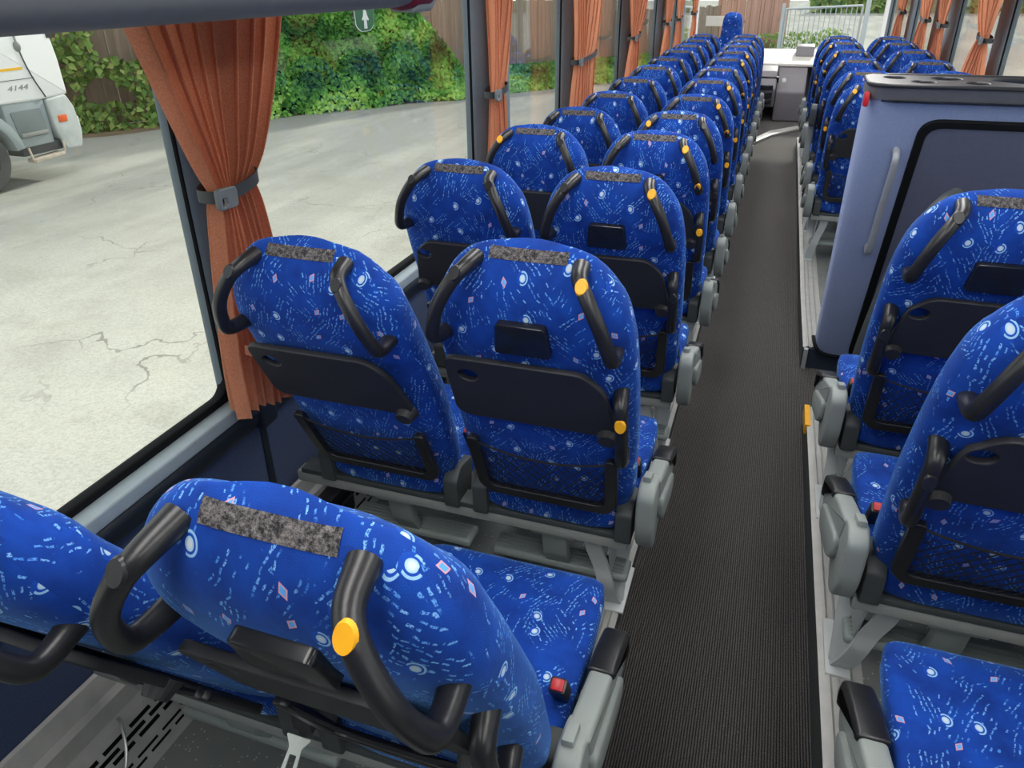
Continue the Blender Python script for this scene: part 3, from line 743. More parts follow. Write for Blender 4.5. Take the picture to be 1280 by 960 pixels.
# luggage rack edge, close to the camera at the top left
t = thing('luggage_rack', 'grey padded edge of the overhead luggage rack with dark red piping, across the top left', 'luggage rack', (-.80, 0, 1.76))
bm = bmesh.new(); prism(bm, round_poly([(-.05, .0), (-.045, .085), (.0, .13), (.05, .12), (.055, .05), (.03, .0), (-.02, -.012)], .03, 6), YB, 1.60, 'y'); finish('rack_edge', bm, M['rack'], t)
bm = bmesh.new(); tube(bm, [(-.004, YB, .003), (-.004, .5, .003), (-.004, 1.60, .003)], .009, 8, 3); finish('piping', bm, M['rackred'], t)
bm = bmesh.new(); prism(bm, round_poly([(-.056, -.005), (-.05, .095), (.0, .14), (.056, .13), (.062, .045), (.035, -.008), (-.02, -.02)], .03, 6), 1.60, 1.70, 'y', .018, 0, 4); finish('end_cap', bm, M['rackred'], t, ang=60)
bm = bmesh.new(); prism(bm, round_poly([(-.046, -.018), (.02, -.022), (.045, .02), (.0, .01), (-.03, .03)], .012, 4), 1.62, 1.715, 'y', .006, 0, 3); finish('end_clip', bm, M['arm'], t, ang=60)
bm = bmesh.new(); box(bm, -.32, -.04, YB, 1.6, .10, .13, .005); finish('rack_shelf', bm, M['rack'], t)

# emergency sticker on the second window
t = thing('exit_sticker', 'dark green shield sticker with a pale figure, on the second left window', 'sticker', (GX + .006, 2.315, 1.709))
YZ = Matrix(((0, 0, 1, 0), (1, 0, 0, 0), (0, 1, 0, 0), (0, 0, 0, 1)))
cut_plate('border', round_poly([(-.066, .042), (.066, .042), (.060, -.05), (.03, -.076), (-.03, -.076), (-.060, -.05)], .01), [], .0012, M['signw'], .0003, t, YZ)
cut_plate('green_field', round_poly([(-.063, .040), (.063, .040), (.057, -.048), (.028, -.073), (-.028, -.073), (-.057, -.048)], .01), [], .0012, M['green'], .0003, t, Matrix.Translation((.0011, 0, 0)) @ YZ)
bm = bmesh.new()
prism(bm, round_poly([(-.008, .015), (.008, .015), (.014, -.008), (.024, -.026), (.018, -.030), (.008, -.022), (.009, -.064), (.001, -.064), (-.001, -.034), (-.003, -.064), (-.011, -.064), (-.009, -.022), (-.018, -.030), (-.022, -.022), (-.012, -.006)], .003, 2), .0018, .0028, 'x')
prism(bm, ell(.0, .027, .007, .012, 12), .0018, .0028, 'x'); prism(bm, [(-.010, .013), (-.020, .024), (-.017, .028), (-.006, .016)], .0018, .0028, 'x')
finish('figure', bm, M['signw'], t, False); t.scale = (1, 1, .68)

# ------------------------------------------------------------------ curtains
def curtain(label, sgn, x, zt, zb, ztie, top, tie, bot, folds=8, amp=.028, seed=0, strap=False):
    """top/tie/bot: (y0,y1)"""
    t = thing('window_curtain', label, 'curtain', (x, (tie[0] + tie[1]) / 2, zb))
    rnd = random.Random(seed); ph = [rnd.uniform(-.5, .5) for _ in range(folds + 2)]; am = [rnd.uniform(.55, 1.25) for _ in range(folds + 2)]
    NU, NV = folds * 16, 56; bm = bmesh.new(); yc = (tie[0] + tie[1]) / 2
    off = t.location
    grid = []
    for j in range(NV + 1):
        z = zb + (zt - zb) * j / NV
        if z >= ztie: k = (z - ztie) / (zt - ztie); e = k ** .80; y0 = tie[0] + (top[0] - tie[0]) * e; y1 = tie[1] + (top[1] - tie[1]) * e; a = amp * (.75 + .35 * k)
        else: k = (ztie - z) / (ztie - zb); e = 1 - (1 - k) ** 1.9; y0 = tie[0] + (bot[0] - tie[0]) * e; y1 = tie[1] + (bot[1] - tie[1]) * e; a = amp * (.75 + .3 * e)
        pin = math.exp(-((z - ztie) / .035) ** 2)
        row = []
        for i in range(NU + 1):
            u = i / NU; q = u * folds; m = int(q) if q < folds else folds - 1
            al = am[m] * (1 - (q - m)) + am[m + 1] * (q - m)
            s1 = math.sin(2 * PI * q + 1.2 * ph[m] * (1 - abs(z - ztie)))
            yy = y0 + (y1 - y0) * (u + .30 / folds * math.sin(4 * PI * q + ph[m] * 2) / (2))
            xx = sgn * (a * al * s1 * (1 - .25 * pin) + .01 * math.sin(7 * u + z * 5))
            zz = z - (.012 * math.sin(3 * u * PI + seed) * (1 - j / NV))
            row.append(bm.verts.new((xx, yy - yc, zz - zb)))
        grid.append(row)
    for a, b in zip(grid, grid[1:]):
        for i in range(NU): bm.faces.new((a[i], a[i + 1], b[i + 1], b[i]))
    finish('curtain_cloth', bm, M['curtain'], t, ang=180)
    hw = (tie[1] - tie[0]) / 2 + .008; hd = amp + .012
    zt_ = ztie - zb
    pts = [(hd * math.copysign(abs(math.sin(a)) ** .6, math.sin(a)), hw * math.cos(a), zt_ + .012 * math.cos(a)) for a in [2 * PI * i / 28 for i in range(28)]]
    bm = bmesh.new(); rows = []
    for p in pts: rows.append([bm.verts.new((p[0], p[1], p[2] + s * .014)) for s in (-1, 1)] + [bm.verts.new((p[0] * 1.06, p[1] * 1.02, p[2] + s * .014)) for s in (1, -1)])
    for i in range(28):
        a, b = rows[i], rows[(i + 1) % 28]
        for k in range(4): bm.faces.new((a[k], b[k], b[(k + 1) % 4], a[(k + 1) % 4]))
    bmesh.ops.recalc_face_normals(bm, faces=bm.faces)
    tb = finish('tieback', bm, M['tied'], t)
    cy = -hw + .004
    cut_plate('tieback_clip', round_poly([(cy - .032, -.020), (cy + .028, -.022), (cy + .028, .020), (cy - .032, .024)], .010), [round_poly([(cy - .024, -.018), (cy - .002, -.014), (cy - .004, .004), (cy - .024, .006)], .006)], .012, M['tie'], .002, tb, Matrix.Translation((sgn * (hd + .004), 0, zt_ - .010)) @ YZ)
    if strap:
        bm = bmesh.new(); rr = []
        for i in range(21):
            u = i / 20; y = -.125 + .20 * u; z = .215 - .055 * math.sin(PI * min(1, u * 1.15)) * 1.0 + .05 * u
            xx = amp * 1.15 + .022 + .006 * math.sin(u * PI)
            rr.append((bm.verts.new((xx, y, z - .013)), bm.verts.new((xx + .003, y, z + .013))))
        for a, b in zip(rr, rr[1:]): bm.faces.new((a[0], b[0], b[1], a[1]))
        st = finish('button_strap', bm, M['curtain'], t)
        bm = bmesh.new(); bmesh.ops.create_uvsphere(bm, u_segments=16, v_segments=8, radius=.011, matrix=Matrix.Translation((amp * 1.15 + .033, -.028, .168)) @ Matrix.Diagonal((.5, 1, 1, 1))); finish('button', bm, M['tie'], st)
    return t
CX = -1.175
curtain('large rust orange curtain gathered by a strap, hanging between the two nearest left windows', 1, CX, 1.93, .81, 1.385, (1.13, 1.76), (1.325, 1.465), (1.285, 1.535), 9, .036, 3, True)
curtain('narrow rust curtain on the second left pillar, straight and tied low', 1, CX, 1.93, .81, 1.37, (3.16, 3.47), (3.135, 3.30), (3.12, 3.38), 5, .026, 5)
curtain('rust curtain on the third left pillar, wide and evenly pleated', 1, CX, 1.93, .81, 1.37, (4.52, 5.30), (4.59, 5.10), (4.52, 5.12), 8, .028, 8)
curtain('rust curtain on the fourth left pillar, pinched to a narrow waist', 1, CX, 1.93, .81, 1.385, (6.15, 7.25), (6.40, 6.70), (6.22, 6.80), 7, .03, 11)
curtain('left one of the pair of rust curtains towards the front on the left side', 1, CX, 1.93, .81, 1.40, (8.20, 8.80), (8.32, 8.55), (8.10, 8.70), 6, .026, 13)
curtain('right one of the pair of rust curtains towards the front on the left side', 1, CX, 1.93, .81, 1.40, (9.1, 9.75), (9.25, 9.48), (9.1, 9.7), 6, .026, 15)
curtain('last rust curtain on the left side beside the windscreen', 1, CX, 1.93, .81, 1.40, (10.5, 11.3), (10.75, 11.0), (10.55, 11.3), 6, .026, 17)
CR = 1.19
curtain('rust curtain nearest the partition on the right side, swept to the left pillar edge', -1, CR, 1.93, .81, 1.45, (5.40, 6.35), (5.60, 5.82), (5.42, 6.30), 6, .026, 21)
curtain('rust curtain on the second right pillar counted from the partition', -1, CR, 1.93, .81, 1.455, (7.05, 7.75), (7.18, 7.40), (7.0, 7.75), 6, .026, 23)
curtain('rust curtain on the third right pillar counted from the partition, with a dark strap', -1, CR, 1.93, .81, 1.455, (7.95, 8.75), (8.0, 8.35), (7.9, 8.8), 6, .026, 25)
curtain('far rust curtain on the right side next to the windscreen', -1, CR, 1.93, .81, 1.455, (9.6, 10.6), (9.75, 10.0), (9.6, 10.5), 6, .026, 27)

# ------------------------------------------------------------------ partition
t = thing('partition_cabinet', 'light blue padded partition with slate grey door and black tray top, right of the aisle', 'cabinet', (0, 0, 0))
LA = math.atan2(.50, 1.30)
PB, PT = 3.60, 3.02          # rear face y at the bottom / top
zb0, zt0 = .115, 1.455
def py(z): return PB + (PT - PB) * (z - zb0) / (zt0 - zb0)
# body: outline in plan with rounded aisle corner, sheared to the slant
bm = bmesh.new(); N = 10
plan = [(1.26, .0)] + [(.375 - .045 * 0 + 0 - .05 * math.sin(a) + .05, 0) for a in []]
plan = [(1.26, 0)]
for k in range(9):
    a = PI / 2 * k / 8; plan.append((.345 + .07 - .07 * math.sin(a), .07 - .07 * math.cos(a)))
plan += [(.348, .25), (.37, .30), (1.26, .30)]
rows = []
for j in range(N + 1):
    z = zb0 + (zt0 - .045 - zb0) * j / N; inx = -.0 + .05 * (1 - j / N) ** 2 * 0
    rows.append([bm.verts.new((x - .030 + .045 * (1 - z / zt0), py(z) + d * (.55 + .45 * (z / zt0)), z)) for x, d in plan])
for a, b in zip(rows, rows[1:]):
    for k in range(len(plan)): bm.faces.new((a[k], a[(k + 1) % len(plan)], b[(k + 1) % len(plan)], b[k]))
bm.faces.new(rows[0]); bm.faces.new(rows[-1][::-1]); bmesh.ops.recalc_face_normals(bm, faces=bm.faces)
finish('padded_body', bm, M['pfab'], t, ang=50)
bm = bmesh.new(); rows = []
for z in (zt0 - .048, zt0 - .001):
    rows.append([bm.verts.new((x - .034 if x < .5 else x, py(z) + d * .99 - (.006 if d < .2 else 0), z)) for x, d in plan])
for k in range(len(plan)): bm.faces.new((rows[0][k], rows[0][(k + 1) % len(plan)], rows[1][(k + 1) % len(plan)], rows[1][k]))
bmesh.ops.recalc_face_normals(bm, faces=bm.faces); finish('top_band', bm, M['ptopb'], t, ang=50)
ty = py(zt0)
ol = [(x - (.036 if x < .5 else 0), ty + d - (.008 if d < .2 else 0)) for x, d in plan]
hs = [ell(.41, ty + .20, .042, .055), ell(.49, ty + .08, .042, .048), ell(.58, ty + .20, .055, .06), ell(.66, ty + .08, .042, .048), round_poly([(.84, ty + .05), (.70, ty + .18), (.76, ty + .26), (1.23, ty + .27), (1.23, ty + .05)], .04)]
cut_plate('tray_top', ol, hs, .014, M['ptop'], .004, t, Matrix.Translation((0, 0, zt0 + .002)))
bm = bmesh.new(); prism(bm, [(x, ty + d) for x, d in plan], zt0 - .055, zt0 - .050, 'z'); finish('tray_floor', bm, M['gloss'], t)
bm = bmesh.new(); prism(bm, round_poly([(.36, zt0 + .004), (1.255, zt0 + .004), (1.255, zt0 + .014), (.40, zt0 + .014)], .01), ty + .285, ty + .30, 'y', .003); finish('tray_lip', bm, M['ptop'], t)
# door, gasket, handrail on the slanted face
ang = math.atan2(PB - PT, zt0 - zb0)
FM = Matrix.Translation((0, PB - .004, zb0)) @ Matrix.Rotation(ang, 4, 'X') @ XZ     # (x, up along the face)
Ls = (zt0 - zb0) / math.cos(ang)
do = [(.525, .01), (.525, Ls - .24), (.545, Ls - .17), (.60, Ls - .145), (1.13, Ls - .145), (1.13, .01)]
cut_plate('door_gasket', round_poly([(.508, .0), (.508, Ls - .127), (1.147, Ls - .127), (1.147, .0)], .07, 8), [round_poly([(.530, .02), (.530, Ls - .149), (1.125, Ls - .149), (1.125, .02)], .06, 8)], .022, M['rubber'], .004, t, FM)
d = cut_plate('door', round_poly([(.532, .022), (.532, Ls - .151), (1.123, Ls - .151), (1.123, .022)], .06, 8), [], .012, M['pdoor'], .003, t, FM)
bm = bmesh.new(); prism(bm, [(1.150, .0), (1.156, .0), (1.156, Ls - .09), (1.150, Ls - .09)], -.003, .003, 'z'); bm.transform(FM); finish('panel_seam', bm, M['rubber'], t)
bm = bmesh.new(); tube(bm, [FM @ Vector(p) for p in [(.452, Ls - .26, -.02), (.452, Ls - .255, .035), (.452, Ls - .30, .055), (.452, Ls - .50, .055), (.452, Ls - .69, .055), (.452, Ls - .735, .035), (.452, Ls - .73, -.02)]], .013, 12, 6); finish('handrail', bm, M['railc'], t)
bm = bmesh.new(); tube(bm, [FM @ Vector(p) for p in [(.345, .02, -.10), (.350, .05, -.02), (.375, .035, .008), (.42, .018, .012), (.50, .012, .01)]], .009, 8, 6); finish('foot_gasket', bm, M['rubber'], t)
bm = bmesh.new(); box(bm, .300, .318, ty + .015, ty + .055, zt0 - .075, zt0 - .025, .006); finish('red_button', bm, M['red'], t)
bm = bmesh.new(); tube(bm, [(.66, 2.98, 1.10), (.60, 2.90, 1.08), (.53, 2.84, .98), (.48, 2.82, .82), (.44, 2.82, .55), (.42, 2.84, .24)], lambda k: .026 - .006 * k, 12, 8)
g = tag(finish('stair_guard', bm, M['arm_d'], None), 'dark grey curved guard rail behind the seat at the partition', 'rail')

# ------------------------------------------------------------------ front of the coach
t = thing('dashboard', 'warm grey dashboard console at the front end of the aisle', 'dashboard', (0, 0, 0))
bm = bmesh.new(); prism(bm, round_poly([(11.30, .0), (11.24, .40), (11.42, .62), (11.55, .72), (12.2, .84), (12.35, .80), (12.35, .0)], .03), -.02, .36, 'x', .02, 0, 3); finish('centre_console', bm, M['dash'], t)
bm = bmesh.new(); prism(bm, round_poly([(11.20, .20), (11.10, .45), (11.25, .66), (11.55, .74), (12.2, .84), (12.2, .20)], .03), -.45, -.025, 'x', .02, 0, 3); finish('switch_panel', bm, M['dash'], t)
bm = bmesh.new(); box(bm, -.27, -.06, 11.085, 11.11, .44, .50, .006); box(bm, -.27, -.06, 11.10, 11.13, .34, .41, .006); box(bm, -.27, -.06, 11.12, 11.16, .25, .31, .006); box(bm, -.24, .0, 11.19, 11.22, .52, .60, .006); finish('switch_row', bm, M['gloss'], t)
bm = bmesh.new(); prism(bm, round_poly([(11.5, .74), (12.3, .86), (12.5, .84), (12.5, .78), (11.5, .70)], .015), -1.28, 1.28, 'x', .006); finish('dash_top', bm, M['dashl'], t)
bm = bmesh.new(); prism(bm, round_poly([(11.9, .80), (11.95, .93), (12.2, .95), (12.2, .85)], .02), .18, .42, 'x', .006); finish('instrument_hood', bm, M['dash'], t)
bm = bmesh.new(); bmesh.ops.create_cone(bm, cap_ends=True, segments=20, radius1=.028, radius2=.024, depth=.02, matrix=Matrix.Translation((.07, 11.235, .55)) @ Matrix.Rotation(PI / 2, 4, 'X')); finish('round_knob', bm, M['white'], t)
bm = bmesh.new(); prism(bm, [(-.26, 9.55), (-.02, 10.35), (.34, 10.85), (.34, 10.60), (.02, 10.10), (-.20, 9.45)], .0, .035, 'z', .004); tag(finish('step_edge', bm, M['alu2'], None), 'pale metal step edge crossing the front of the aisle', 'step')
bm = bmesh.new(); tube(bm, [(-.40, 9.9, .62), (-.30, 10.5, .66), (-.26, 11.0, .68)], .03, 8, 5); tag(finish('front_rail', bm, M['white'], None), 'white rounded rail beside the driver seat', 'rail')
t = thing('driver_seat', 'dark blue driver seat with a tall narrow headrest, in front of the left rows', 'seat', (-.64, 10.45, 0))
bm = bmesh.new(); tabH = [(.50, .22), (.75, .26), (.95, .25), (1.08, .20), (1.14, .135), (1.22, .125), (1.34, .118), (1.40, .095), (1.425, .05), (1.43, .01)]; rings = []
for v in [.5, .6, .75, .9, 1.0, 1.05, 1.08, 1.11, 1.14, 1.18, 1.24, 1.30, 1.35, 1.38, 1.40, 1.415, 1.425, 1.43]:
    hw = lerp_tab(tabH, v); th = .12 if v < 1.38 else .12 * (1.44 - v) / .06
    rings.append([bm.verts.new((hw * math.copysign(abs(math.cos(a)) ** .55, math.cos(a)), -.12 * (v - .5) + th / 2 * math.copysign(abs(math.sin(a)) ** .75, math.sin(a)), v)) for a in [2 * PI * k / 32 for k in range(32)]])
for a, b in zip(rings, rings[1:]):
    for k in range(32): bm.faces.new((a[k], a[(k + 1) % 32], b[(k + 1) % 32], b[k]))
bm.faces.new(rings[0][::-1]); bm.faces.new(rings[-1]); finish('backrest', bm, M['fab'], t, uv=True, ang=60)
bm = bmesh.new(); box(bm, -.25, .25, -.02, .48, .38, .50, .04, 3); finish('seat_cushion', bm, M['fab'], t, uv=True)
bm = bmesh.new(); box(bm, -.18, .18, .05, .40, .0, .38, .02); finish('pedestal', bm, M['arm_d'], t)
bm = bmesh.new(); bmesh.ops.create_uvsphere(bm, u_segments=16, v_segments=10, radius=.001); bm.clear()
tube(bm, [(.20 * math.cos(2 * PI * k / 24), .20 * math.sin(2 * PI * k / 24), 0) for k in range(25)], .014, 8, 1)
for a in (0, 2.1, 4.2): tube(bm, [(0, 0, -.02), (.2 * math.cos(a), .2 * math.sin(a), 0)], .012, 6, 1)
tube(bm, [(0, 0, -.01), (0, .0, -.35)], .03, 10, 1)
bm.transform(Matrix.Translation((-.66, 11.25, .86)) @ Matrix.Rotation(math.radians(35), 4, 'X'))
tag(finish('steering_wheel', bm, M['black'], None), 'black steering wheel on the dashboard ahead of the driver seat', 'steering wheel')
w = struct(thing_struct('window_%d' % wn, (0, 12.45, .85))); wn += 1
cut_plate('window_frame', rrect(-1.40, 1.40, -.10, 1.35, .02), [rrect(-1.28, 1.28, .0, 1.22, .08)], .05, M['white'], .006, w, XZ)
bm = bmesh.new(); box(bm, -1.32, 1.32, -.003, .003, -.03, 1.26); finish('window_pane', bm, M['glass'], w, False)
bm = bmesh.new(); box(bm, -1.35, 1.35, 12.42, 12.52, -.4, .84); struct(finish('wall_front', bm, M['dash'], None, False))
bm = bmesh.new(); box(bm, -1.16, -.80, 12.436, 12.446, 1.16, 1.30, .002); tag(finish('windscreen_reflection', bm, M['dashl'], None), 'flat pale card standing for a reflection on the windscreen left of the driver seat', 'card')  # pale reflection in the windscreen, imitated by a thin card
# glazed front door side panel
bm = bmesh.new(); box(bm, WL - .1, WL - .04, 10.35, 12.4, .0, .79); struct(finish('door_1', bm, M['darkwall'], None, False))
win(wn, GX, 1, 10.40, 12.2, 'l'); wn += 1

# ------------------------------------------------------------------ outside
GZ = -1.30
bm = bmesh.new(); box(bm, -70, 80, -30, 130, GZ - .2, GZ); struct(finish('ground', bm, M['ground'], None, False))
A = Vector((-24.0, 2.1, GZ)); B = Vector((6.0, 42.6, GZ))
FA = Vector((-15.5, 13.6, GZ)); FB = Vector((-.4, 34.0, GZ)); FD = (FB - FA).normalized(); FN = Vector((FD.y, -FD.x, 0))
def fence_obj(name, label, s0, s1, hf, mat, off):
    t = thing(name, label, 'fence', FA + FD * s0)
    t.rotation_euler = (0, 0, math.atan2(FD.y, FD.x))
    s = s0; k = 0
    while s < s1 - .1:
        e = min(s + 2.4, s1); bm = bmesh.new(); x = s - s0
        while x < e - s0 - .02:
            h = hf(s) + random.uniform(-.03, .03); dy = random.uniform(-.025, .025)
            box(bm, x, x + .1435, off + dy, off + .025 + dy, .03, h); x += .145
        box(bm, s - s0, e - s0, off + .03, off + .07, .35, .45); box(bm, s - s0, e - s0, off + .03, off + .07, 1.5, 1.6)
        finish('fence_panel', bm, mat, t, False)
        bm = bmesh.new(); box(bm, s - s0 - .05, s - s0 + .05, off + .03, off + .13, 0, hf(s) + .05); finish('fence_post', bm, mat, t, False)
        s = e; k += 1
    return t
def hf(s):
    return 2.75 if s < 12 else (2.55 if s < 16 else 2.15)
fence_obj('wooden_fence', 'long weathered wooden board fence behind the ivy across the yard', -14, 22.5, hf, M['wood'], .5)
fence_obj('board_fence', 'reddish brown vertical board fence seen through the windscreen', 22.6, 26.7, lambda s: 3.3, M['redwood'], .5)
def leaves(name, label, n, fpos, size, mat, stuff=True):
    me = bpy.data.meshes.new(name); V = []; F = []; tone = []
    rnd = random.Random(len(name) + n)
    for i in range(n):
        p, nrm, tn = fpos(rnd)
        s = size * rnd.uniform(.55, 1.4)
        a = Vector((rnd.gauss(0, 1), rnd.gauss(0, 1), rnd.gauss(0, 1))).normalized(); nn = (nrm + a * .8 + Vector((0, 0, .35))).normalized()
        u = nn.orthogonal().normalized(); u = Matrix.Rotation(rnd.uniform(0, 2 * PI), 3, nn) @ u; w = nn.cross(u)
        k = len(V); V += [p - u * s * .5, p + w * s * .36 + nn * s * .06, p + u * s * .62 - nn * s * .1, p - w * s * .36 + nn * s * .06]
        F.append((k, k + 1, k + 2, k + 3)); tone.append(tn)
    me.from_pydata([tuple(v) for v in V], [], F)
    ca = me.color_attributes.new('tone', 'BYTE_COLOR', 'POINT')
    for i, tn in enumerate(tone):
        for q in range(4): ca.data[4 * i + q].color = (tn, tn, tn, 1)
    me.materials.append(mat); o = bpy.data.objects.new(name, me); COL.objects.link(o)
    tag(o, label, 'hedge'); 
    if stuff: o['kind'] = 'stuff'
    return o
def hedge_top(s): # crown height along the fence
    if s < -1: return 2.0
    base = 3.3 + .35 * math.sin(s * 1.3) + .2 * math.sin(s * 3.1)
    if s > 8.2: base = 3.3 - (s - 8.2) * 1.15
    return max(base, .75)
def ivy(rnd):
    while True:
        s = rnd.uniform(2.4, 22.0); h = rnd.random() ** .8
        top = hedge_top(s)
        if s > 11.5 and rnd.random() < .55: continue
        z = h * top
        bulge = .55 + .40 * noise.noise(Vector((s * .55, z * .7, 3.0))) + .30 * noise.noise(Vector((s * 1.7, z * 1.9, 9.0))) + .45 * max(0, .8 - z)
        d = bulge * (1 - .35 * h) + rnd.uniform(-.16, .10)
        p = FA + FD * s + FN * d + Vector((0, 0, z))
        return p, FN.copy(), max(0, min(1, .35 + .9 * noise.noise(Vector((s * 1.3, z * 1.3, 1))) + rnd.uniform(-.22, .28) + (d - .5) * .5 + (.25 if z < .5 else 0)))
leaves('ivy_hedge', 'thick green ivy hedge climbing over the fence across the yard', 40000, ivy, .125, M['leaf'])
# solid dark heart of the hedge so that no fence shows between leaves
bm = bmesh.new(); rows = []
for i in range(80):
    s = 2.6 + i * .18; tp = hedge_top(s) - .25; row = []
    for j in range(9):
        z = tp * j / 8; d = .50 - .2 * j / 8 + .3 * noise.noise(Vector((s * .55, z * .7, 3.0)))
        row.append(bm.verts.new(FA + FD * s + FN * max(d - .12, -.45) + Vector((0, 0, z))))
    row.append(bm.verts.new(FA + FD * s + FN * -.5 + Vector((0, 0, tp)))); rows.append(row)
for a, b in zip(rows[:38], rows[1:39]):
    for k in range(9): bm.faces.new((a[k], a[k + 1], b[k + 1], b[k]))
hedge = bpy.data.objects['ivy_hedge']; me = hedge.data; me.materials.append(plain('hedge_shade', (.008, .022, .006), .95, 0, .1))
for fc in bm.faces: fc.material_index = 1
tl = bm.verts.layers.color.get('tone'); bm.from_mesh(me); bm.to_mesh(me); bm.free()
def climber(rnd):
    s = rnd.uniform(-13, 2.8); z = rnd.random() ** 1.3 * 2.6
    if z > .6:
        while noise.noise(Vector((s * 1.1, z * .9, 5))) < .02: s = rnd.uniform(-13, 2.8); z = rnd.random() * 2.7
    p = FA + FD * s + FN * (.15 + rnd.uniform(-.3, .25) + .3 * max(0, .7 - z)) + Vector((0, 0, z))
    return p, FN.copy(), max(0, min(1, .5 + rnd.uniform(-.45, .45)))
leaves('climbing_plants', 'sparse yellow-green climbers on the brown bank beyond the white truck', 6500, climber, .17, M['dryleaf'])
def weeds(rnd):
    s = rnd.uniform(21, 30); z = rnd.random() ** 2 * 1.1
    return FA + FD * s + FN * rnd.uniform(-.1, .4) + Vector((0, 0, z)), FN.copy(), rnd.uniform(.5, 1)
leaves('fence_weeds', 'yellow-green weeds at the foot of the reddish board fence', 2500, weeds, .16, M['dryleaf'])
bm = bmesh.new(); rows = []
for i in range(60):
    s = -14 + i * .6; w = .55 + .25 * noise.noise(Vector((s * .8, 0, 0)))
    rows.append([bm.verts.new(FA + FD * s + FN * -.3 + Vector((0, 0, .05))), bm.verts.new(FA + FD * s + FN * w * .6 + Vector((0, 0, .03))), bm.verts.new(FA + FD * s + FN * (w + .35) + Vector((0, 0, .004)))])
for a, b in zip(rows, rows[1:]):
    for k in range(2): bm.faces.new((a[k], a[k + 1], b[k + 1], b[k]))
o = finish('leaf_litter', bm, M['soil'], None); tag(o, 'brown strip of leaf litter along the foot of the hedge', 'leaf litter'); o['kind'] = 'stuff'

# far hedge on the right and beyond the gate
def far_hedge(x0, x1, y, h):
    def f(rnd):
        u = rnd.random(); z = rnd.random() * h * (.8 + .3 * noise.noise(Vector((u * 9, 1, 1))))
        return Vector((x0 + (x1 - x0) * u, y + rnd.uniform(-1, 1), GZ + z)), Vector((0, -1, 0)), rnd.uniform(.3, 1)
    return f
leaves('distant_hedge', 'distant pale green hedge beyond the gate', 9000, far_hedge(2, 60, 85, 4.5), .7, M['dryleaf'])
def side_hedge(rnd):
    y = rnd.uniform(8, 75); z = rnd.random() * 2.6 * (.8 + .4 * noise.noise(Vector((y * .3, 2, 1))))
    return Vector((24 + rnd.uniform(-.6, .6), y, GZ + z)), Vector((-1, 0, 0)), rnd.uniform(.2, .9)
leaves('roadside_hedge', 'green hedge beyond the yard on the right-hand side', 14000, side_hedge, .42, M['leaf'])

# gate
t = thing('metal_gate', 'pale galvanised metal gate with upright bars beyond the windscreen', 'gate', (-.1, 33.6, GZ))
bm = bmesh.new()
tube(bm, [(0, 0, .1), (0, 0, 2.0)], .05, 8, 1); tube(bm, [(0, 0, 2.0), (2.7, -.7, 2.15)], .04, 8, 1); tube(bm, [(0, 0, .15), (2.7, -.7, .15)], .04, 8, 1); tube(bm, [(2.7, -.7, .1), (2.7, -.7, 2.15)], .04, 8, 1)
tube(bm, [(.45, 1.1, 1.95), (2.6, .6, 2.1)], .03, 6, 1); finish('gate_frame', bm, M['gate'], t)
for k in range(1, 15):
    bm = bmesh.new(); f = k / 15; tube(bm, [(2.7 * f, -.7 * f, .15), (2.7 * f, -.7 * f, 2.0 + .15 * f)], .016, 6, 1); finish('bar', bm, M['gate'], t)
bm = bmesh.new(); box(bm, 2.8, 2.96, -.8, -.64, 0, 2.4); box(bm, -.16, -.04, -.06, .06, 0, 2.2); finish('gate_post', bm, M['gate'], t)

# ------------------------------------------------------------------ truck (front towards +y, side panel at x=-12)
t = thing('white_truck', 'white truck cab with grey wheel arch, parked in front of the climbers at the left', 'truck', (-12.0, 8.6, GZ))
def TZ(z): return z - GZ
bm = bmesh.new()   # cab shell; profile (y, z) relative
cab = round_poly([(-.55, 1.38), (-.55, 3.15), (1.58, 3.15), (1.80, 2.95), (1.92, 1.95), (1.93, 1.37), (1.30, 1.34)], .05, 3)
prism(bm, cab, -2.4, 0.0, 'x', .05, 0, 3); finish('cab_shell', bm, M['white'], t, ang=50)
bm = bmesh.new(); prism(bm, round_poly([(.02, 2.42), (.02, 2.92), (1.05, 2.92), (1.25, 2.42)], .06, 3), -.01, .012, 'x', .004); finish('side_window', bm, M['wind'], t)
bm = bmesh.new(); prism(bm, [(1.79, 2.30), (1.72, 2.90), (1.83, 2.88), (1.905, 2.30)], -2.25, .006, 'x', .004); finish('windscreen', bm, M['wind'], t)
bm = bmesh.new()
tube(bm, [(.006, 1.16, 3.0), (.006, 1.20, 2.2), (.006, 1.30, 1.75), (.006, 1.46, 1.38)], .011, 4, 5); tube(bm, [(.006, -.30, 3.0), (.006, -.30, 1.42)], .008, 4, 2); tube(bm, [(.006, -.30, 1.71), (.006, 1.34, 1.71)], .005, 4, 2)
finish('door_seam', bm, M['tdark'], t)
bm = bmesh.new(); box(bm, 0, .006, -.5, 1.17, 1.855, 1.895); finish('side_stripe', bm, M['stripe'], t, False)
text_mesh('model_number', '4144', .145, M['rim'], t, Matrix.Translation((.004, .98, 1.545)) @ YZ @ Matrix.Diagonal((1.35, .8, 1, 1)), .003, .25)
bm = bmesh.new(); box(bm, 0, .04, .30, .48, 1.98, 2.02, .01); box(bm, 0, .02, .48, .51, 1.94, 2.05, .005); finish('door_handle', bm, M['tdark'], t)
bm = bmesh.new(); tube(bm, [(.0, 1.02, 2.75), (.12, 1.05, 2.55), (.16, 1.06, 2.30)], .015, 6, 4)
for v in bmesh.ops.create_uvsphere(bm, u_segments=14, v_segments=8, radius=.10, matrix=Matrix.Translation((.16, 1.06, 2.22)) @ Matrix.Diagonal((.6, .55, .85, 1)))['verts']: pass
finish('wing_mirror', bm, M['rim'], t)
